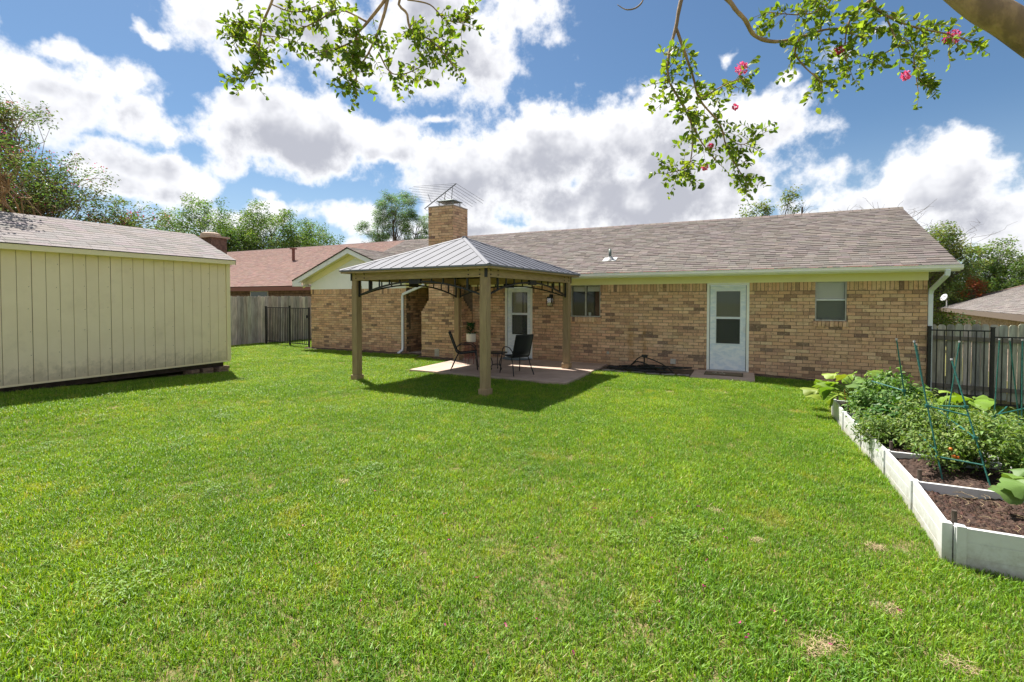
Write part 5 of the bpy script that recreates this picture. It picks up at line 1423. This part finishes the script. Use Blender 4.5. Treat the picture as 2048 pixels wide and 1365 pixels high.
def tree(name, label, base, blobs, n_clump, n_leaf, leaf_l, cols, trunk_h, trunk_r, clump_r=.5, mat='leaf', bark='bark_dark', group=None, flowers=None, bare=0, cat='tree', twigs=2, leaf_ratio=.55, droop=.2, shell=.45):
    """blobs: (dx, dy, dz, rx, ry, rz) crown masses relative to base; limbs reach every mass, leaves hang in clumps at twig ends"""
    t = thing(name, label, cat, base, 0, group)
    tk = MB(); cr = MB(); fl = MB()
    fork = Vector((random.uniform(-.1, .1), random.uniform(-.1, .1), trunk_h)); limb(tk, (0, 0, -.3), fork, trunk_r, trunk_r * .72, .05, 5)
    vol = [(b[3] * b[4] * b[5]) ** .67 for b in blobs]; tot = sum(vol)
    for b, v in zip(blobs, vol):
        c = Vector(b[:3]); P = limb(tk, fork - Vector((0, 0, trunk_h * .15)), c, trunk_r * .5, trunk_r * .16, .18, 6); m = max(3, int(n_clump * v / tot))
        for k in range(m):
            v_ = rdir(-.75, 1); r = random.uniform(shell, 1.0); p = c + Vector((v_.x * b[3] * r, v_.y * b[4] * r, v_.z * b[5] * r))
            if k % max(1, int(3 / twigs)) == 0: limb(tk, P[random.randint(2, 6)], p, trunk_r * .10, trunk_r * .025, .25, 4)
            if random.random() < bare: continue
            base_c = random.choice(cols); q = random.uniform(.75, 1.2)
            for i in range(n_leaf):
                g = rdir() * (random.random() ** .45) * clump_r * .85; g.z *= .8
                leaf(cr, p + g, rdir(-.7, .5), Vector((0, 0, 1)) + rdir() * .9, leaf_l * random.uniform(.7, 1.3), leaf_l * leaf_ratio * random.uniform(.7, 1.2), tuple(x * q * random.uniform(.8, 1.2) for x in base_c), droop, 1)
            if flowers and random.random() < flowers[0]:
                for i in range(flowers[2]):
                    g = Vector((random.gauss(0, 1), random.gauss(0, 1), random.gauss(0, 1))) * clump_r * .22; leaf(fl, p + Vector((0, 0, clump_r * .35)) + g, rdir(), rdir(), flowers[1], flowers[1] * .9, jit((.62, .13, .24), .25), 0, 1)
    tk.build('trunk', M[bark], t, world=False, smooth=True, kind='stuff' if False else None); cr.build('crown', M[mat], t, world=False)
    if fl.v: fl.build('blossom', M['petal'], t, world=False)
    return t


def pol(az, rng, z=-.5):
    return (CAM.x + rng * math.sin(R(az)), CAM.y + rng * math.cos(R(az)), z)


G_CM = [(.10, .16, .05), (.125, .185, .055), (.075, .125, .045), (.15, .165, .07)]
tree('crape_myrtle', 'wide pink flowered crape myrtle rising behind the shed', (-21.3, -7.3, -.1),
     [(-.8, -1.6, 6.5, 1.9, 1.9, 1.8), (.3, .6, 4.9, 1.7, 1.8, 1.3), (1.0, 2.2, 4.0, 1.3, 1.5, 1.0), (.6, -.2, 4.2, 1.8, 1.8, 1.0), (1.2, 3.2, 3.3, .8, .9, .6), (-1.3, .3, 6.9, 1.3, 1.3, 1.1), (.9, -1.6, 4.0, 1.5, 1.5, 1.0), (4.2, -1.6, 4.7, .9, .9, .5)],
     1250, 22, .085, G_CM, 1.6, .15, .30, 'leaf', 'bark', flowers=(.22, .04, 5), twigs=3, shell=.2)
G_A = [(.12, .20, .055), (.155, .245, .065), (.09, .155, .048), (.19, .28, .08)]
for i, (az, rg, h, blobs, lab) in enumerate([
    (-58.3, 56, 0, [(0, 0, 8.2, 4.6, 4.2, 4.0), (3, 1, 6.5, 3.6, 3.4, 3.0), (-3, -1, 6.5, 3.2, 3.2, 3.2)], 'rounded broad tree above the dark neighbouring chimney'),
    (-52.2, 54, 0, [(0, 0, 8.6, 4.2, 4.0, 3.6), (3.5, 1.5, 7.4, 3.4, 3.0, 2.6), (-3, -1, 7.2, 3.2, 3.2, 2.6)], 'tallest leafy tree over the middle of the red roof'),
    (-46.6, 55, 0, [(0, 0, 5.6, 3.4, 3.4, 2.2), (2.8, 1.5, 4.8, 2.6, 2.4, 1.7), (-2.5, 0, 6.2, 2.4, 2.4, 2.0)], 'low spreading tree tapering off towards the pine'),
    (-62.0, 60, 0, [(0, 0, 6.6, 4.4, 4.2, 3.0), (-3, -2, 6.0, 3.4, 3.4, 2.6)], 'tree at the left half hidden by the shed roof and crape myrtle')]):
    tree('broadleaf_tree', lab, pol(az, rg), blobs, 430, 62, .19, G_A, 3.0, .28, .85, group='broadleaf trees behind the red roofed house', twigs=1)
G_P = [(.13, .23, .08), (.16, .27, .085), (.10, .18, .07)]
tree('pine_tree', 'tall pine with open rounded crown behind the brick chimney', pol(-39.2, 50), [(0, 0, 11.4, 2.4, 2.3, 1.6), (1.8, .9, 9.6, 1.8, 1.7, 1.3), (-1.8, -.8, 9.2, 1.9, 1.8, 1.3), (-.4, 0, 10.2, 1.6, 1.5, 1.3), (2.0, 1.2, 7.8, 1.8, 1.7, 1.2), (-1.7, -1.3, 7.4, 1.5, 1.5, 1.0)], 200, 120, .30, G_P, 5.4, .22, .58, leaf_ratio=.12, twigs=3, shell=.55)
tree('pine_tree', 'short young pine left of the tall one', pol(-42.6, 52), [(0, 0, 6.9, 1.3, 1.3, 1.1), (.1, 0, 5.6, 1.5, 1.5, 1.1)], 80, 100, .30, G_P, 4.0, .14, .7, leaf_ratio=.14)
for az, rg, z, lab in ((-27.5, 60, 8.4, 'left of two small tree tops peeping over the long roof ridge'), (-23.6, 60, 8.7, 'right of two small tree tops peeping over the long roof ridge')):
    tree('tree_top', lab, pol(az, rg), [(0, 0, z, 1.5, 1.5, 1.1), (1.4, .8, z - .5, 1.4, 1.4, .9), (-1.4, -.5, z - .6, 1.3, 1.3, .9)], 70, 24, .26, G_A, 4.5, .2, .7, group='tree tops behind the main roof')
G_R = [(.16, .22, .06), (.21, .26, .07), (.12, .17, .06), (.26, .28, .09)]
tree('sparse_tree', 'sparse half bare tree above the roof ridge', pol(2.4, 40), [(-1.5, 0, 8.3, 1.0, .9, 1.3), (.9, .3, 9.6, .75, .7, 1.2), (-.6, 0, 8.8, .6, .6, .8), (1.2, .3, 8.3, .5, .5, .7)], 110, 16, .18, G_R, 4.5, .12, .45, bare=.22, twigs=3, shell=.2)
for az, rg, zt, lab in ((5.3, 38, 8.45, 'leaning dead tree stub sticking up over the roof ridge'), (8.75, 38, 7.85, 'thin dead stub nearest the right end of the ridge'), (9.35, 38, 7.55, 'shortest dead stub over the roof ridge')):
    t = thing('dead_tree', lab, 'dead tree', pol(az, rg), 0, 'dead stubs behind the roof'); mb = MB(); limb(mb, (0, 0, 0), (-.35, 0, zt), .16, .05, .05, 9); mb.build('trunk', M['bark_dark'], t, world=False)
    mb = MB()
    for k in range(16): p = Vector((-.3, 0, zt - random.uniform(.1, 1.3))); limb(mb, p, p + Vector((random.uniform(-.9, .9), random.uniform(-.5, .5), random.uniform(.1, .8))), .015, .004, .2, 3)
    mb.build('twigs', M['bark_dark'], t, world=False, kind='stuff')
for az, rg, zt, lab in ((11.6, 36, 7.2, 'bare twiggy shrub top over the end of the roof ridge'), (15.4, 40, 6.4, 'bare twiggy crown above the roof rake at the right')):
    t = thing('bare_tree', lab, 'tree', pol(az, rg), 0, 'bare twiggy crowns'); mb = MB(); limb(mb, (0, 0, 0), (0, 0, zt - 1.6), .12, .06, .05, 5); mb.build('trunk', M['bark_dark'], t, world=False); mb = MB()
    for k in range(46):
        e = Vector((random.gauss(0, 1.1), random.gauss(0, .9), zt + random.gauss(0, .35))); P = limb(mb, (0, 0, zt - 1.7), e, .02, .005, .25, 5)
        for _ in range(3): q = P[random.randint(2, 5)]; limb(mb, q, q + Vector((random.gauss(0, .4), random.gauss(0, .4), random.uniform(.1, .5))), .007, .003, .2, 3)
    mb.build('twigs', M['bark_dark'], t, world=False, kind='stuff')
for az, rg, blobs, lab, cols in [
    (15.0, 38, [(0, 0, 5.6, 1.6, 1.8, 1.2), (.9, .5, 4.2, 1.7, 1.8, 1.6), (-1, 0, 4.6, 1.6, 1.6, 1.4), (.3, 0, 2.4, 1.8, 1.8, 1.8)], 'loose yellowish tree right behind the roof rake', G_R),
    (18.7, 42, [(0, 0, 5.4, 1.7, 1.8, 1.4), (-1.2, -.5, 4.2, 1.9, 2.0, 1.6), (1.2, .5, 4.4, 1.6, 1.7, 1.4), (0, 0, 2.8, 2.2, 2.2, 1.6)], 'rounded full tree above the right neighbouring roof', [(.17, .25, .07), (.21, .28, .08), (.12, .19, .06)]),
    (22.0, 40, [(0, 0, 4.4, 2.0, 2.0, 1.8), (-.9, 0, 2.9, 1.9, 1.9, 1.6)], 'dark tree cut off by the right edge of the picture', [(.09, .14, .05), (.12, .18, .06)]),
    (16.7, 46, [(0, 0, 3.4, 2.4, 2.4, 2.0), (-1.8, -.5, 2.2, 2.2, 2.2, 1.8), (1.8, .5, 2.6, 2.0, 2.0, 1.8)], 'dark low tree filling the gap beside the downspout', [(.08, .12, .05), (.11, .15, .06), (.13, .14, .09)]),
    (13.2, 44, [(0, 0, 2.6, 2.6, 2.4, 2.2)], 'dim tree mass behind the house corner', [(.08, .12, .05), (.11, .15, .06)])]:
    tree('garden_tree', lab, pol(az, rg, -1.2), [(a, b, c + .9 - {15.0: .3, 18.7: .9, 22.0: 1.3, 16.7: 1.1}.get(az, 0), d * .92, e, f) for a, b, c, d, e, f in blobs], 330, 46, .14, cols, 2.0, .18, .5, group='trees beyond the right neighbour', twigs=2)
tree('red_shrub', 'small shrub with rusty red leaves behind the right roof', pol(17.6, 37, -.6), [(0, 0, 2.9, .55, .5, .75)], 40, 16, .13, [(.35, .09, .03), (.28, .08, .03), (.16, .10, .03)], 1.5, .05, .35, cat='shrub')
tree('garden_shrub', 'bright yellow green shrub peeping over the right wooden fence', (1.05, 2.6, -.6), [(-.15, 0, 1.78, .42, .4, .30), (-.5, 0, 1.5, .4, .4, .35)], 45, 26, .07, [(.16, .22, .03), (.20, .26, .035), (.11, .17, .03)], .6, .03, .24, cat='shrub')
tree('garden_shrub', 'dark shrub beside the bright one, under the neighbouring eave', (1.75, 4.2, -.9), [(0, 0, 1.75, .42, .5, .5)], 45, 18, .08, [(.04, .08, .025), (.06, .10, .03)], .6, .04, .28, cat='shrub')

# ---- the crape myrtle overhead: limb leaning in from the right, boughs hanging into the view
myr = thing('crape_myrtle', 'overhanging crape myrtle with smooth brown limb and pink blossom clusters at the top', 'tree', (-1.2, -10.0, -.2))
BR = {
'trunk': [(-1.22, -10.0, -.25, .13), (-1.25, -9.96, .9, .115), (-1.40, -9.90, 1.8, .105), (-1.727, -9.90, 2.42, .096), (-2.281, -10.064, 2.968, .088), (-2.444, -10.083, 3.126, .085), (-2.626, -10.054, 3.384, .08), (-2.948, -9.976, 3.842, .07)],
'limbL': [(-2.948, -9.976, 3.842, .066), (-3.7, -9.999, 4.205, .05), (-4.721, -10.272, 4.249, .036), (-5.436, -10.625, 4.026, .022)],
'b1': [(-3.7, -9.999, 4.205, 0.026), (-3.774, -9.935, 3.767, 0.018), (-3.818, -9.963, 3.52, 0.014), (-3.834, -9.973, 3.412, 0.012), (-3.871, -9.995, 3.243, 0.009), (-3.869, -9.999, 3.088, 0.008), (-3.799, -9.912, 2.954, 0.007), (-3.703, -9.815, 2.751, 0.005), (-3.587, -9.763, 2.592, 0.004)],
'b1b': [(-3.834, -9.973, 3.412, 0.01), (-3.745, -9.881, 3.142, 0.008), (-3.706, -9.81, 3.006, 0.007), (-3.589, -9.758, 2.847, 0.006), (-3.545, -9.74, 2.688, 0.005), (-3.443, -9.695, 2.497, 0.003)],
'b1c': [(-3.768, -9.898, 2.923, 0.007), (-3.741, -9.889, 2.766, 0.005), (-3.753, -9.956, 2.564, 0.004), (-3.844, -10.001, 2.518, 0.003)],
'b1d': [(-3.706, -9.81, 3.006, 0.006), (-3.563, -9.738, 3.102, 0.004), (-3.449, -9.682, 3.15, 0.003)],
'b1e': [(-3.589, -9.758, 2.815, 0.004), (-3.473, -9.704, 2.72, 0.003), (-3.359, -9.647, 2.783, 0.002)],
'b2': [(-3.281, -10.0, 4.01, 0.026), (-3.555, -10.056, 3.573, 0.016), (-3.515, -10.04, 3.429, 0.014), (-3.449, -10.01, 3.343, 0.013), (-3.396, -9.93, 3.278, 0.012), (-3.29, -9.88, 3.243, 0.010), (-3.154, -9.757, 3.296, 0.009), (-3.021, -9.691, 3.341, 0.007), (-2.833, -9.599, 3.356, 0.005)],
'b2b': [(-3.154, -9.757, 3.288, 0.007), (-3.18, -9.772, 3.207, 0.006), (-3.126, -9.748, 3.118, 0.005), (-3.031, -9.704, 3.028, 0.004)],
'b2c': [(-2.833, -9.599, 3.356, 0.005), (-2.672, -9.522, 3.326, 0.004), (-2.564, -9.471, 3.252, 0.003), (-2.536, -9.461, 3.103, 0.003), (-2.521, -9.457, 2.998, 0.002)],
'b3': [(-2.626, -10.054, 3.384, 0.02), (-2.776, -9.791, 3.48, 0.014), (-2.803, -9.693, 3.458, 0.011), (-2.725, -9.657, 3.372, 0.008), (-2.569, -9.583, 3.3, 0.006), (-2.387, -9.496, 3.257, 0.005), (-2.283, -9.447, 3.214, 0.003)],
'b3b': [(-2.947, -9.978, 3.80, 0.014), (-2.985, -9.78, 3.516, 0.007), (-3.055, -9.761, 3.431, 0.005), (-3.16, -9.813, 3.401, 0.004), (-3.319, -9.889, 3.416, 0.003)],
'b3c': [(-2.803, -9.693, 3.458, 0.007), (-2.906, -9.746, 3.343, 0.005), (-2.921, -9.702, 3.196, 0.004), (-2.894, -9.691, 3.079, 0.003)],
'b3d': [(-2.725, -9.657, 3.372, 0.006), (-2.671, -9.636, 3.199, 0.004), (-2.789, -9.639, 3.138, 0.003)],
'a1': [(-5.436, -10.625, 4.026, 0.014), (-6.121, -10.963, 3.835, 0.011), (-6.162, -10.988, 3.643, 0.009), (-6.218, -11.019, 3.484, 0.007), (-6.237, -11.032, 3.325, 0.006), (-6.244, -11.038, 3.229, 0.005), (-6.301, -11.068, 3.134, 0.003)],
'a2': [(-4.721, -10.272, 4.249, 0.019), (-5.462, -10.644, 3.771, 0.014), (-5.518, -10.674, 3.643, 0.012), (-5.616, -10.726, 3.5, 0.010), (-5.681, -10.76, 3.405, 0.008), (-5.671, -10.759, 3.261, 0.005), (-5.678, -10.767, 3.102, 0.004)],
'a3': [(-5.436, -10.625, 4.026, 0.015), (-5.503, -10.667, 3.643, 0.012), (-5.531, -10.684, 3.516, 0.010), (-5.572, -10.708, 3.389, 0.008), (-5.643, -10.745, 3.245, 0.006), (-5.742, -10.796, 3.166, 0.003)],
'a4': [(-4.721, -10.272, 4.249, 0.015), (-5.389, -10.61, 3.707, 0.010), (-5.388, -10.614, 3.548, 0.008), (-5.358, -10.602, 3.436, 0.007), (-5.257, -10.554, 3.389, 0.005), (-5.17, -10.515, 3.293, 0.004), (-5.127, -10.495, 3.229, 0.003)],
'a5': [(-5.616, -10.726, 3.5, 0.008), (-5.775, -10.801, 3.58, 0.006), (-5.889, -10.858, 3.516, 0.005), (-5.974, -10.901, 3.468, 0.004)],
'a6': [(-5.644, -10.742, 3.405, 0.006), (-5.772, -10.806, 3.341, 0.005), (-5.887, -10.863, 3.309, 0.003)],
'a7': [(-5.543, -10.696, 3.293, 0.006), (-5.484, -10.67, 3.182, 0.004), (-5.398, -10.629, 3.172, 0.004), (-5.284, -10.572, 3.229, 0.003)],
'a8': [(-5.389, -10.612, 3.643, 0.006), (-5.259, -10.55, 3.612, 0.005), (-5.172, -10.51, 3.516, 0.004), (-5.058, -10.454, 3.5, 0.003)],
'a9': [(-6.162, -10.989, 3.612, 0.005), (-6.033, -10.927, 3.564, 0.004), (-5.89, -10.856, 3.612, 0.003)],
'a10': [(-6.218, -11.02, 3.452, 0.004), (-6.304, -11.061, 3.5, 0.003), (-6.362, -11.088, 3.516, 0.002)],
'a11': [(-6.237, -11.032, 3.357, 0.004), (-6.318, -11.07, 3.405, 0.003), (-6.375, -11.096, 3.452, 0.002)],
'a12': [(-6.232, -11.027, 3.42, 0.004), (-6.131, -10.979, 3.405, 0.003), (-6.074, -10.951, 3.395, 0.002)],
'bare': [(-3.7, -9.999, 4.205, 0.012), (-3.962, -10.141, 3.609, 0.006), (-4.014, -10.17, 3.49, 0.005), (-4.081, -10.203, 3.46, 0.004), (-4.135, -10.229, 3.49, 0.002)],
}


def spline(pts, k=5):
    P = [np.array(p, float) for p in pts]; out = []
    for i in range(len(P) - 1):
        a, b, c, d = P[max(i - 1, 0)], P[i], P[i + 1], P[min(i + 2, len(P) - 1)]
        for j in range(k):
            u = j / k; out.append(.5 * (2 * b + (c - a) * u + (2 * a - 5 * b + 4 * c - d) * u * u + (3 * b - a - 3 * c + d) * u ** 3))
    out.append(P[-1]); return out


NEAR = [(.15, .24, .03), (.19, .285, .04), (.11, .18, .028), (.24, .31, .05)]
fol = MB(); tw = MB()
def spray(p, d, L, dens=1.0):
    """twig with paired oval leaves"""
    p, d = Vector(p), Vector(d).normalized(); n = max(3, int(L / .021 * dens)); P = [p]; q = p.copy(); dd = d.copy()
    for k in range(n):
        dd = (dd + rdir() * .22 + Vector((0, 0, -.05))).normalized(); q = q + dd * (L / n); P.append(q.copy())
        for s in (-1, 1):
            if random.random() < .12: continue
            side_ = dd.cross(rdir()).normalized(); l = random.uniform(.024, .052)
            leaf(fol, q, (side_ + dd * .5), rdir(-.2, 1), l, l * random.uniform(.52, .68), jit(random.choice(NEAR), .22), .12)
    tw.tube([tuple(v) for v in P], [.0022 - .0012 * k / n for k in range(n + 1)], 4, cap=False)


for nm, pts in BR.items():
    sp = spline(pts, 7 if nm == 'trunk' else 5); mb = MB()
    rr = [max(.0015, p[3] * (random.uniform(.8, 1.0) if nm != 'trunk' else .78)) for p in sp]
    mb.tube([tuple(p[:3]) for p in sp], rr, 16 if nm == 'trunk' else 8); mb.build('trunk' if nm == 'trunk' else 'bough', M['bark'], myr, smooth=True)
    if nm in ('trunk', 'limbL', 'bare'): continue
    lo = {'b1': .40, 'b1b': .05, 'b2': .55, 'b3': .35, 'b3b': .4, 'a1': .42, 'a2': .45, 'a3': .45, 'a4': .40}.get(nm, .15)
    dens = {'a1': .75, 'b2': .7, 'b1': .9, 'b1b': 1.0}.get(nm, 1.0)
    L = sum((Vector(sp[i + 1][:3]) - Vector(sp[i][:3])).length for i in range(len(sp) - 1)) * (1 - lo)
    for k in range(int(L / .026 * dens) + 3):
        u = lo + (1 - lo) * random.random() ** .8; i = min(len(sp) - 2, int(u * (len(sp) - 1))); a, b = Vector(sp[i][:3]), Vector(sp[i + 1][:3])
        ax = (b - a).normalized(); d = ax * .45 + rdir() * .95; spray(a.lerp(b, random.random()), d, random.uniform(.06, .19))
    spray(sp[-1][:3], Vector(sp[-1][:3]) - Vector(sp[-2][:3]), .12)
tw.build('twigs', M['bark'], myr, kind='stuff'); fol.build('foliage', M['leaf_near'], myr, kind='stuff')
for fx, fy, fz, fr in ((-3.467, -9.689, 3.207, .034), (-2.374, -9.49, 3.242, .036), (-2.584, -9.485, 3.067, .022), (-3.668, -9.859, 2.563, .014), (-3.505, -9.713, 2.959, .013), (-2.95, -9.70, 3.20, .016), (-3.64, -9.83, 2.70, .012)):
    mb = MB()
    for i in range(int(fr * 3800)): v = rdir(); leaf(mb, Vector((fx, fy, fz)) + v * fr * random.random() ** .4, v + rdir() * .6, rdir(), .014, .013, jit(random.choice([(.75, .12, .28), (.62, .06, .20), (.85, .25, .40)]), .15), .1, 1)
    mb.build('blossom', M['petal'], myr)

# ------------------------------------------------------------------ lawn grass
def in_poly(x, y, poly):
    c = False; n = len(poly)
    for i in range(n):
        (x0, y0), (x1, y1) = poly[i], poly[(i + 1) % n]
        if (y0 > y) != (y1 > y) and x < (x1 - x0) * (y - y0) / (y1 - y0) + x0: c = not c
    return c


BARE = [(-3.02, -10.12, .075), (-3.08, -10.22, .05), (-2.93, -10.55, .05), (-2.90, -10.65, .045), (-2.65, -9.62, .05), (-3.35, -9.1, .04), (-3.65, -8.7, .04), (-7.0, -9.6, .05), (-5.1, -8.6, .03), (-2.55, -8.75, .045), (-3.9, -10.5, .03), (-3.15, -10.35, .03), (-2.45, -10.0, .06), (-6.6, -8.9, .03), (-9.0, -8.3, .03)]


def grassy(x, y):
    m = .03
    if y > -.02 and x > -18.25 and x < .05: return False
    if y > 0.42 and x > 0: return False
    if in_poly(x, y, [(a + (m if a > -9 else -m), b - (m if b < -1 else 0)) for a, b in PATIO]): return False
    if DSTEP[0] - m < x < DSTEP[2] + m and y > DSTEP[1] - m and y < .1: return False
    if -18.35 < x < -11.1 and y > bed_w(x)[0] + .03 * math.sin(x * 31): return False
    if -6.9 < x < -4.6 and y > bed_m(x)[0] - .10 + .03 * math.sin(x * 31): return False
    if -3.3 < x < .05 and y > bed_r(x)[0] + .04 * math.sin(x * 37): return False
    if xb(y) - .005 < x < BX1 + .01 and BYS[0] - .01 < y < BYS[-1] + .02: return False
    if x < SXF - .06 and x > -18.2 and y < SY1 - .06: return False
    if x < -21.8: return False
    for c in CORN:
        if abs(x - c.x) < .1 and abs(y - c.y) < .1: return False
    for bx, by, br in BARE:
        if (x - bx) ** 2 * .6 + (y - by) ** 2 < br * br: return False
    return True


tuft_col = bpy.data.collections.new('grass_tufts')
GC = [(.195, .365, .022), (.24, .42, .03), (.145, .29, .02), (.295, .46, .042), (.22, .355, .03), (.12, .25, .025)]
NV = 14
for v in range(NV):
    q = MB(); rt = random.Random(100 + v)
    for i in range(150):
        a, r = rt.uniform(0, 6.283), .115 * math.sqrt(rt.random()); p = Vector((r * math.cos(a), r * math.sin(a), -.008))
        h = rt.uniform(.025, .06) if i % 6 else rt.uniform(.05, .08); az = rt.uniform(0, 6.283); lean = rt.uniform(.08, .9); w = rt.uniform(.0014, .0028)
        d = Vector((math.cos(az), math.sin(az), 0)); sd_ = Vector((-d.y, d.x, 0)); c = rt.choice(GC); k = rt.uniform(.72, 1.25); c = tuple(x * k for x in c)
        if rt.random() < .05: c = (.50 * k, .42 * k, .20 * k)
        m1 = p + d * h * lean * .35 + Vector((0, 0, h * .6)); tip = p + d * h * lean + Vector((0, 0, h * (1.0 - .28 * lean)))
        q.add([tuple(p - sd_ * w * .8), tuple(p + sd_ * w * .8), tuple(m1 + sd_ * w), tuple(m1 - sd_ * w), tuple(tip)], [(0, 1, 2, 3), (3, 2, 4)], c)
    me = q.mesh('grass_tuft'); me.materials.append(M['grass']); ob = bpy.data.objects.new('grass_tuft', me); tuft_col.objects.link(ob)
for v in range(3):      # broad-leaved weeds and clover among the blades
    q = MB(); rt = random.Random(300 + v)
    for i in range(46):
        a, r = rt.uniform(0, 6.283), .10 * math.sqrt(rt.random()); p = Vector((r * math.cos(a), r * math.sin(a), rt.uniform(.02, .055))); az = rt.uniform(0, 6.283)
        leaf(q, p, (math.cos(az), math.sin(az), rt.uniform(-.2, .4)), (0, 0, 1), rt.uniform(.014, .03), rt.uniform(.008, .014), rt.choice([(.17, .31, .03), (.14, .26, .03), (.21, .35, .045)]), .1, 1)
    me = q.mesh('weed_tuft'); me.materials.append(M['grass']); ob = bpy.data.objects.new('weed_tuft', me); tuft_col.objects.link(ob)
pts, scl, rots, idx = [], [], [], []
rt = random.Random(3)
x = -21.9
while x < 4.2:
    y = -13.4
    while y < 3.0:
        dist = math.hypot(x - CAM.x, y - CAM.y); step = .105 if dist < 9 else (.125 if dist < 14 else .16)
        px, py = x + rt.uniform(-.06, .06), y + rt.uniform(-.06, .06)
        # only the tufts nearest an edge need the finer check
        if (dist < 9 or rt.random() < (.105 / step)) and grassy(px, py):
            edge = not (grassy(px + .10, py) and grassy(px - .10, py) and grassy(px, py + .10) and grassy(px, py - .10))
            pts.append((px, py, ground_z(px, py) - .012)); s = rt.uniform(.85, 1.2) * (1.0 + .18 * math.sin(px * 1.9 + 1.3 * math.sin(py * 1.1)) * math.sin(py * 1.7)); s *= (.78 if edge else 1.0) * (1.12 if dist > 10 else 1.0)
            scl.append(s); rots.append(rt.uniform(0, 6.283)); idx.append(rt.randrange(NV))
            wd_ = math.sin(px * 2.3 + 1.7) * math.sin(py * 2.9 + .4) + .5 * math.sin(px * 6.1) * math.sin(py * 5.3)
            if wd_ > .9 and rt.random() < .35: pts.append((px + .03, py - .02, ground_z(px, py) - .012)); scl.append(s); rots.append(rt.uniform(0, 6.283)); idx.append(NV + rt.randrange(3))
        y += step
    x += .105
me = bpy.data.meshes.new('lawn_grass'); me.from_pydata(pts, [], [])
for nm, typ, data in (('scl', 'FLOAT', scl), ('rot', 'FLOAT', rots), ('idx', 'INT', idx)):
    a = me.attributes.new(nm, typ, 'POINT'); a.data.foreach_set('value', data)
grass = bpy.data.objects.new('lawn_grass', me); COL.objects.link(grass); grass['kind'] = 'stuff'
tag(grass, 'mown green lawn grass covering the back yard', 'grass')
ng = bpy.data.node_groups.new('grass_scatter', 'GeometryNodeTree')
ng.interface.new_socket('Geometry', in_out='INPUT', socket_type='NodeSocketGeometry'); ng.interface.new_socket('Geometry', in_out='OUTPUT', socket_type='NodeSocketGeometry')
gi, go = ng.nodes.new('NodeGroupInput'), ng.nodes.new('NodeGroupOutput')
ci = ng.nodes.new('GeometryNodeCollectionInfo'); ci.inputs['Collection'].default_value = tuft_col; ci.inputs['Separate Children'].default_value = True; ci.inputs['Reset Children'].default_value = True
m2p = ng.nodes.new('GeometryNodeMeshToPoints')
iop = ng.nodes.new('GeometryNodeInstanceOnPoints'); iop.inputs['Pick Instance'].default_value = True
def attr(nm, typ):
    n = ng.nodes.new('GeometryNodeInputNamedAttribute'); n.data_type = typ; n.inputs['Name'].default_value = nm; return n.outputs['Attribute']
cx_ = ng.nodes.new('ShaderNodeCombineXYZ'); ng.links.new(attr('rot', 'FLOAT'), cx_.inputs[2])
e2r = ng.nodes.new('FunctionNodeEulerToRotation'); ng.links.new(cx_.outputs[0], e2r.inputs[0])
ng.links.new(gi.outputs[0], m2p.inputs['Mesh']); ng.links.new(m2p.outputs[0], iop.inputs['Points']); ng.links.new(ci.outputs[0], iop.inputs['Instance'])
ng.links.new(attr('idx', 'INT'), iop.inputs['Instance Index']); ng.links.new(e2r.outputs[0], iop.inputs['Rotation']); ng.links.new(attr('scl', 'FLOAT'), iop.inputs['Scale'])
ng.links.new(iop.outputs[0], go.inputs[0])
grass.modifiers.new('scatter', 'NODES').node_group = ng
print('grass tufts', len(pts))

# dry thatch in the bare spots, fallen petals and a twig
for bx, by, br in BARE[:13]:
    if br < .04: continue
    mb = MB()
    for i in range(90):
        a, r = random.uniform(0, 6.283), br * 1.15 * math.sqrt(random.random()); p = Vector((bx + r * 1.25 * math.cos(a), by + r * math.sin(a), ground_z(bx, by) + random.uniform(.0, .022))); e = rdir(-.2, .25) * random.uniform(.02, .05)
        s = e.cross(Vector((0, 0, 1))).normalized() * .0016; mb.add([tuple(p - s), tuple(p + s), tuple(p + e + s * .4), tuple(p + e - s * .4)], [(0, 1, 2, 3)])
    o = mb.build('dry_thatch', M['straw']); o['kind'] = 'stuff'
mb = MB()
for i in range(46):
    x, y = random.choice([random.uniform(-6.5, -2.4), random.uniform(-5, -2.6)]), random.uniform(-11.2, -8.5)
    if not grassy(x, y): continue
    for k in range(3): leaf(mb, (x + random.uniform(-.012, .012), y + random.uniform(-.012, .012), ground_z(x, y) + .05), rdir(-.2, .4), rdir(), .013, .011, jit((.55, .08, .24), .3), .1, 1)
o = mb.build('fallen_petals', M['petal']); o['kind'] = 'stuff'
t = MB(); t.tube([(-3.26, -10.74, -.055), (-3.24, -10.64, -.04), (-3.22, -10.55, -.045)], [.004, .0045, .003], 6); o = t.build('fallen_twig', M['straw']); tag(o, 'pale dry twig lying in the foreground grass', 'twig')
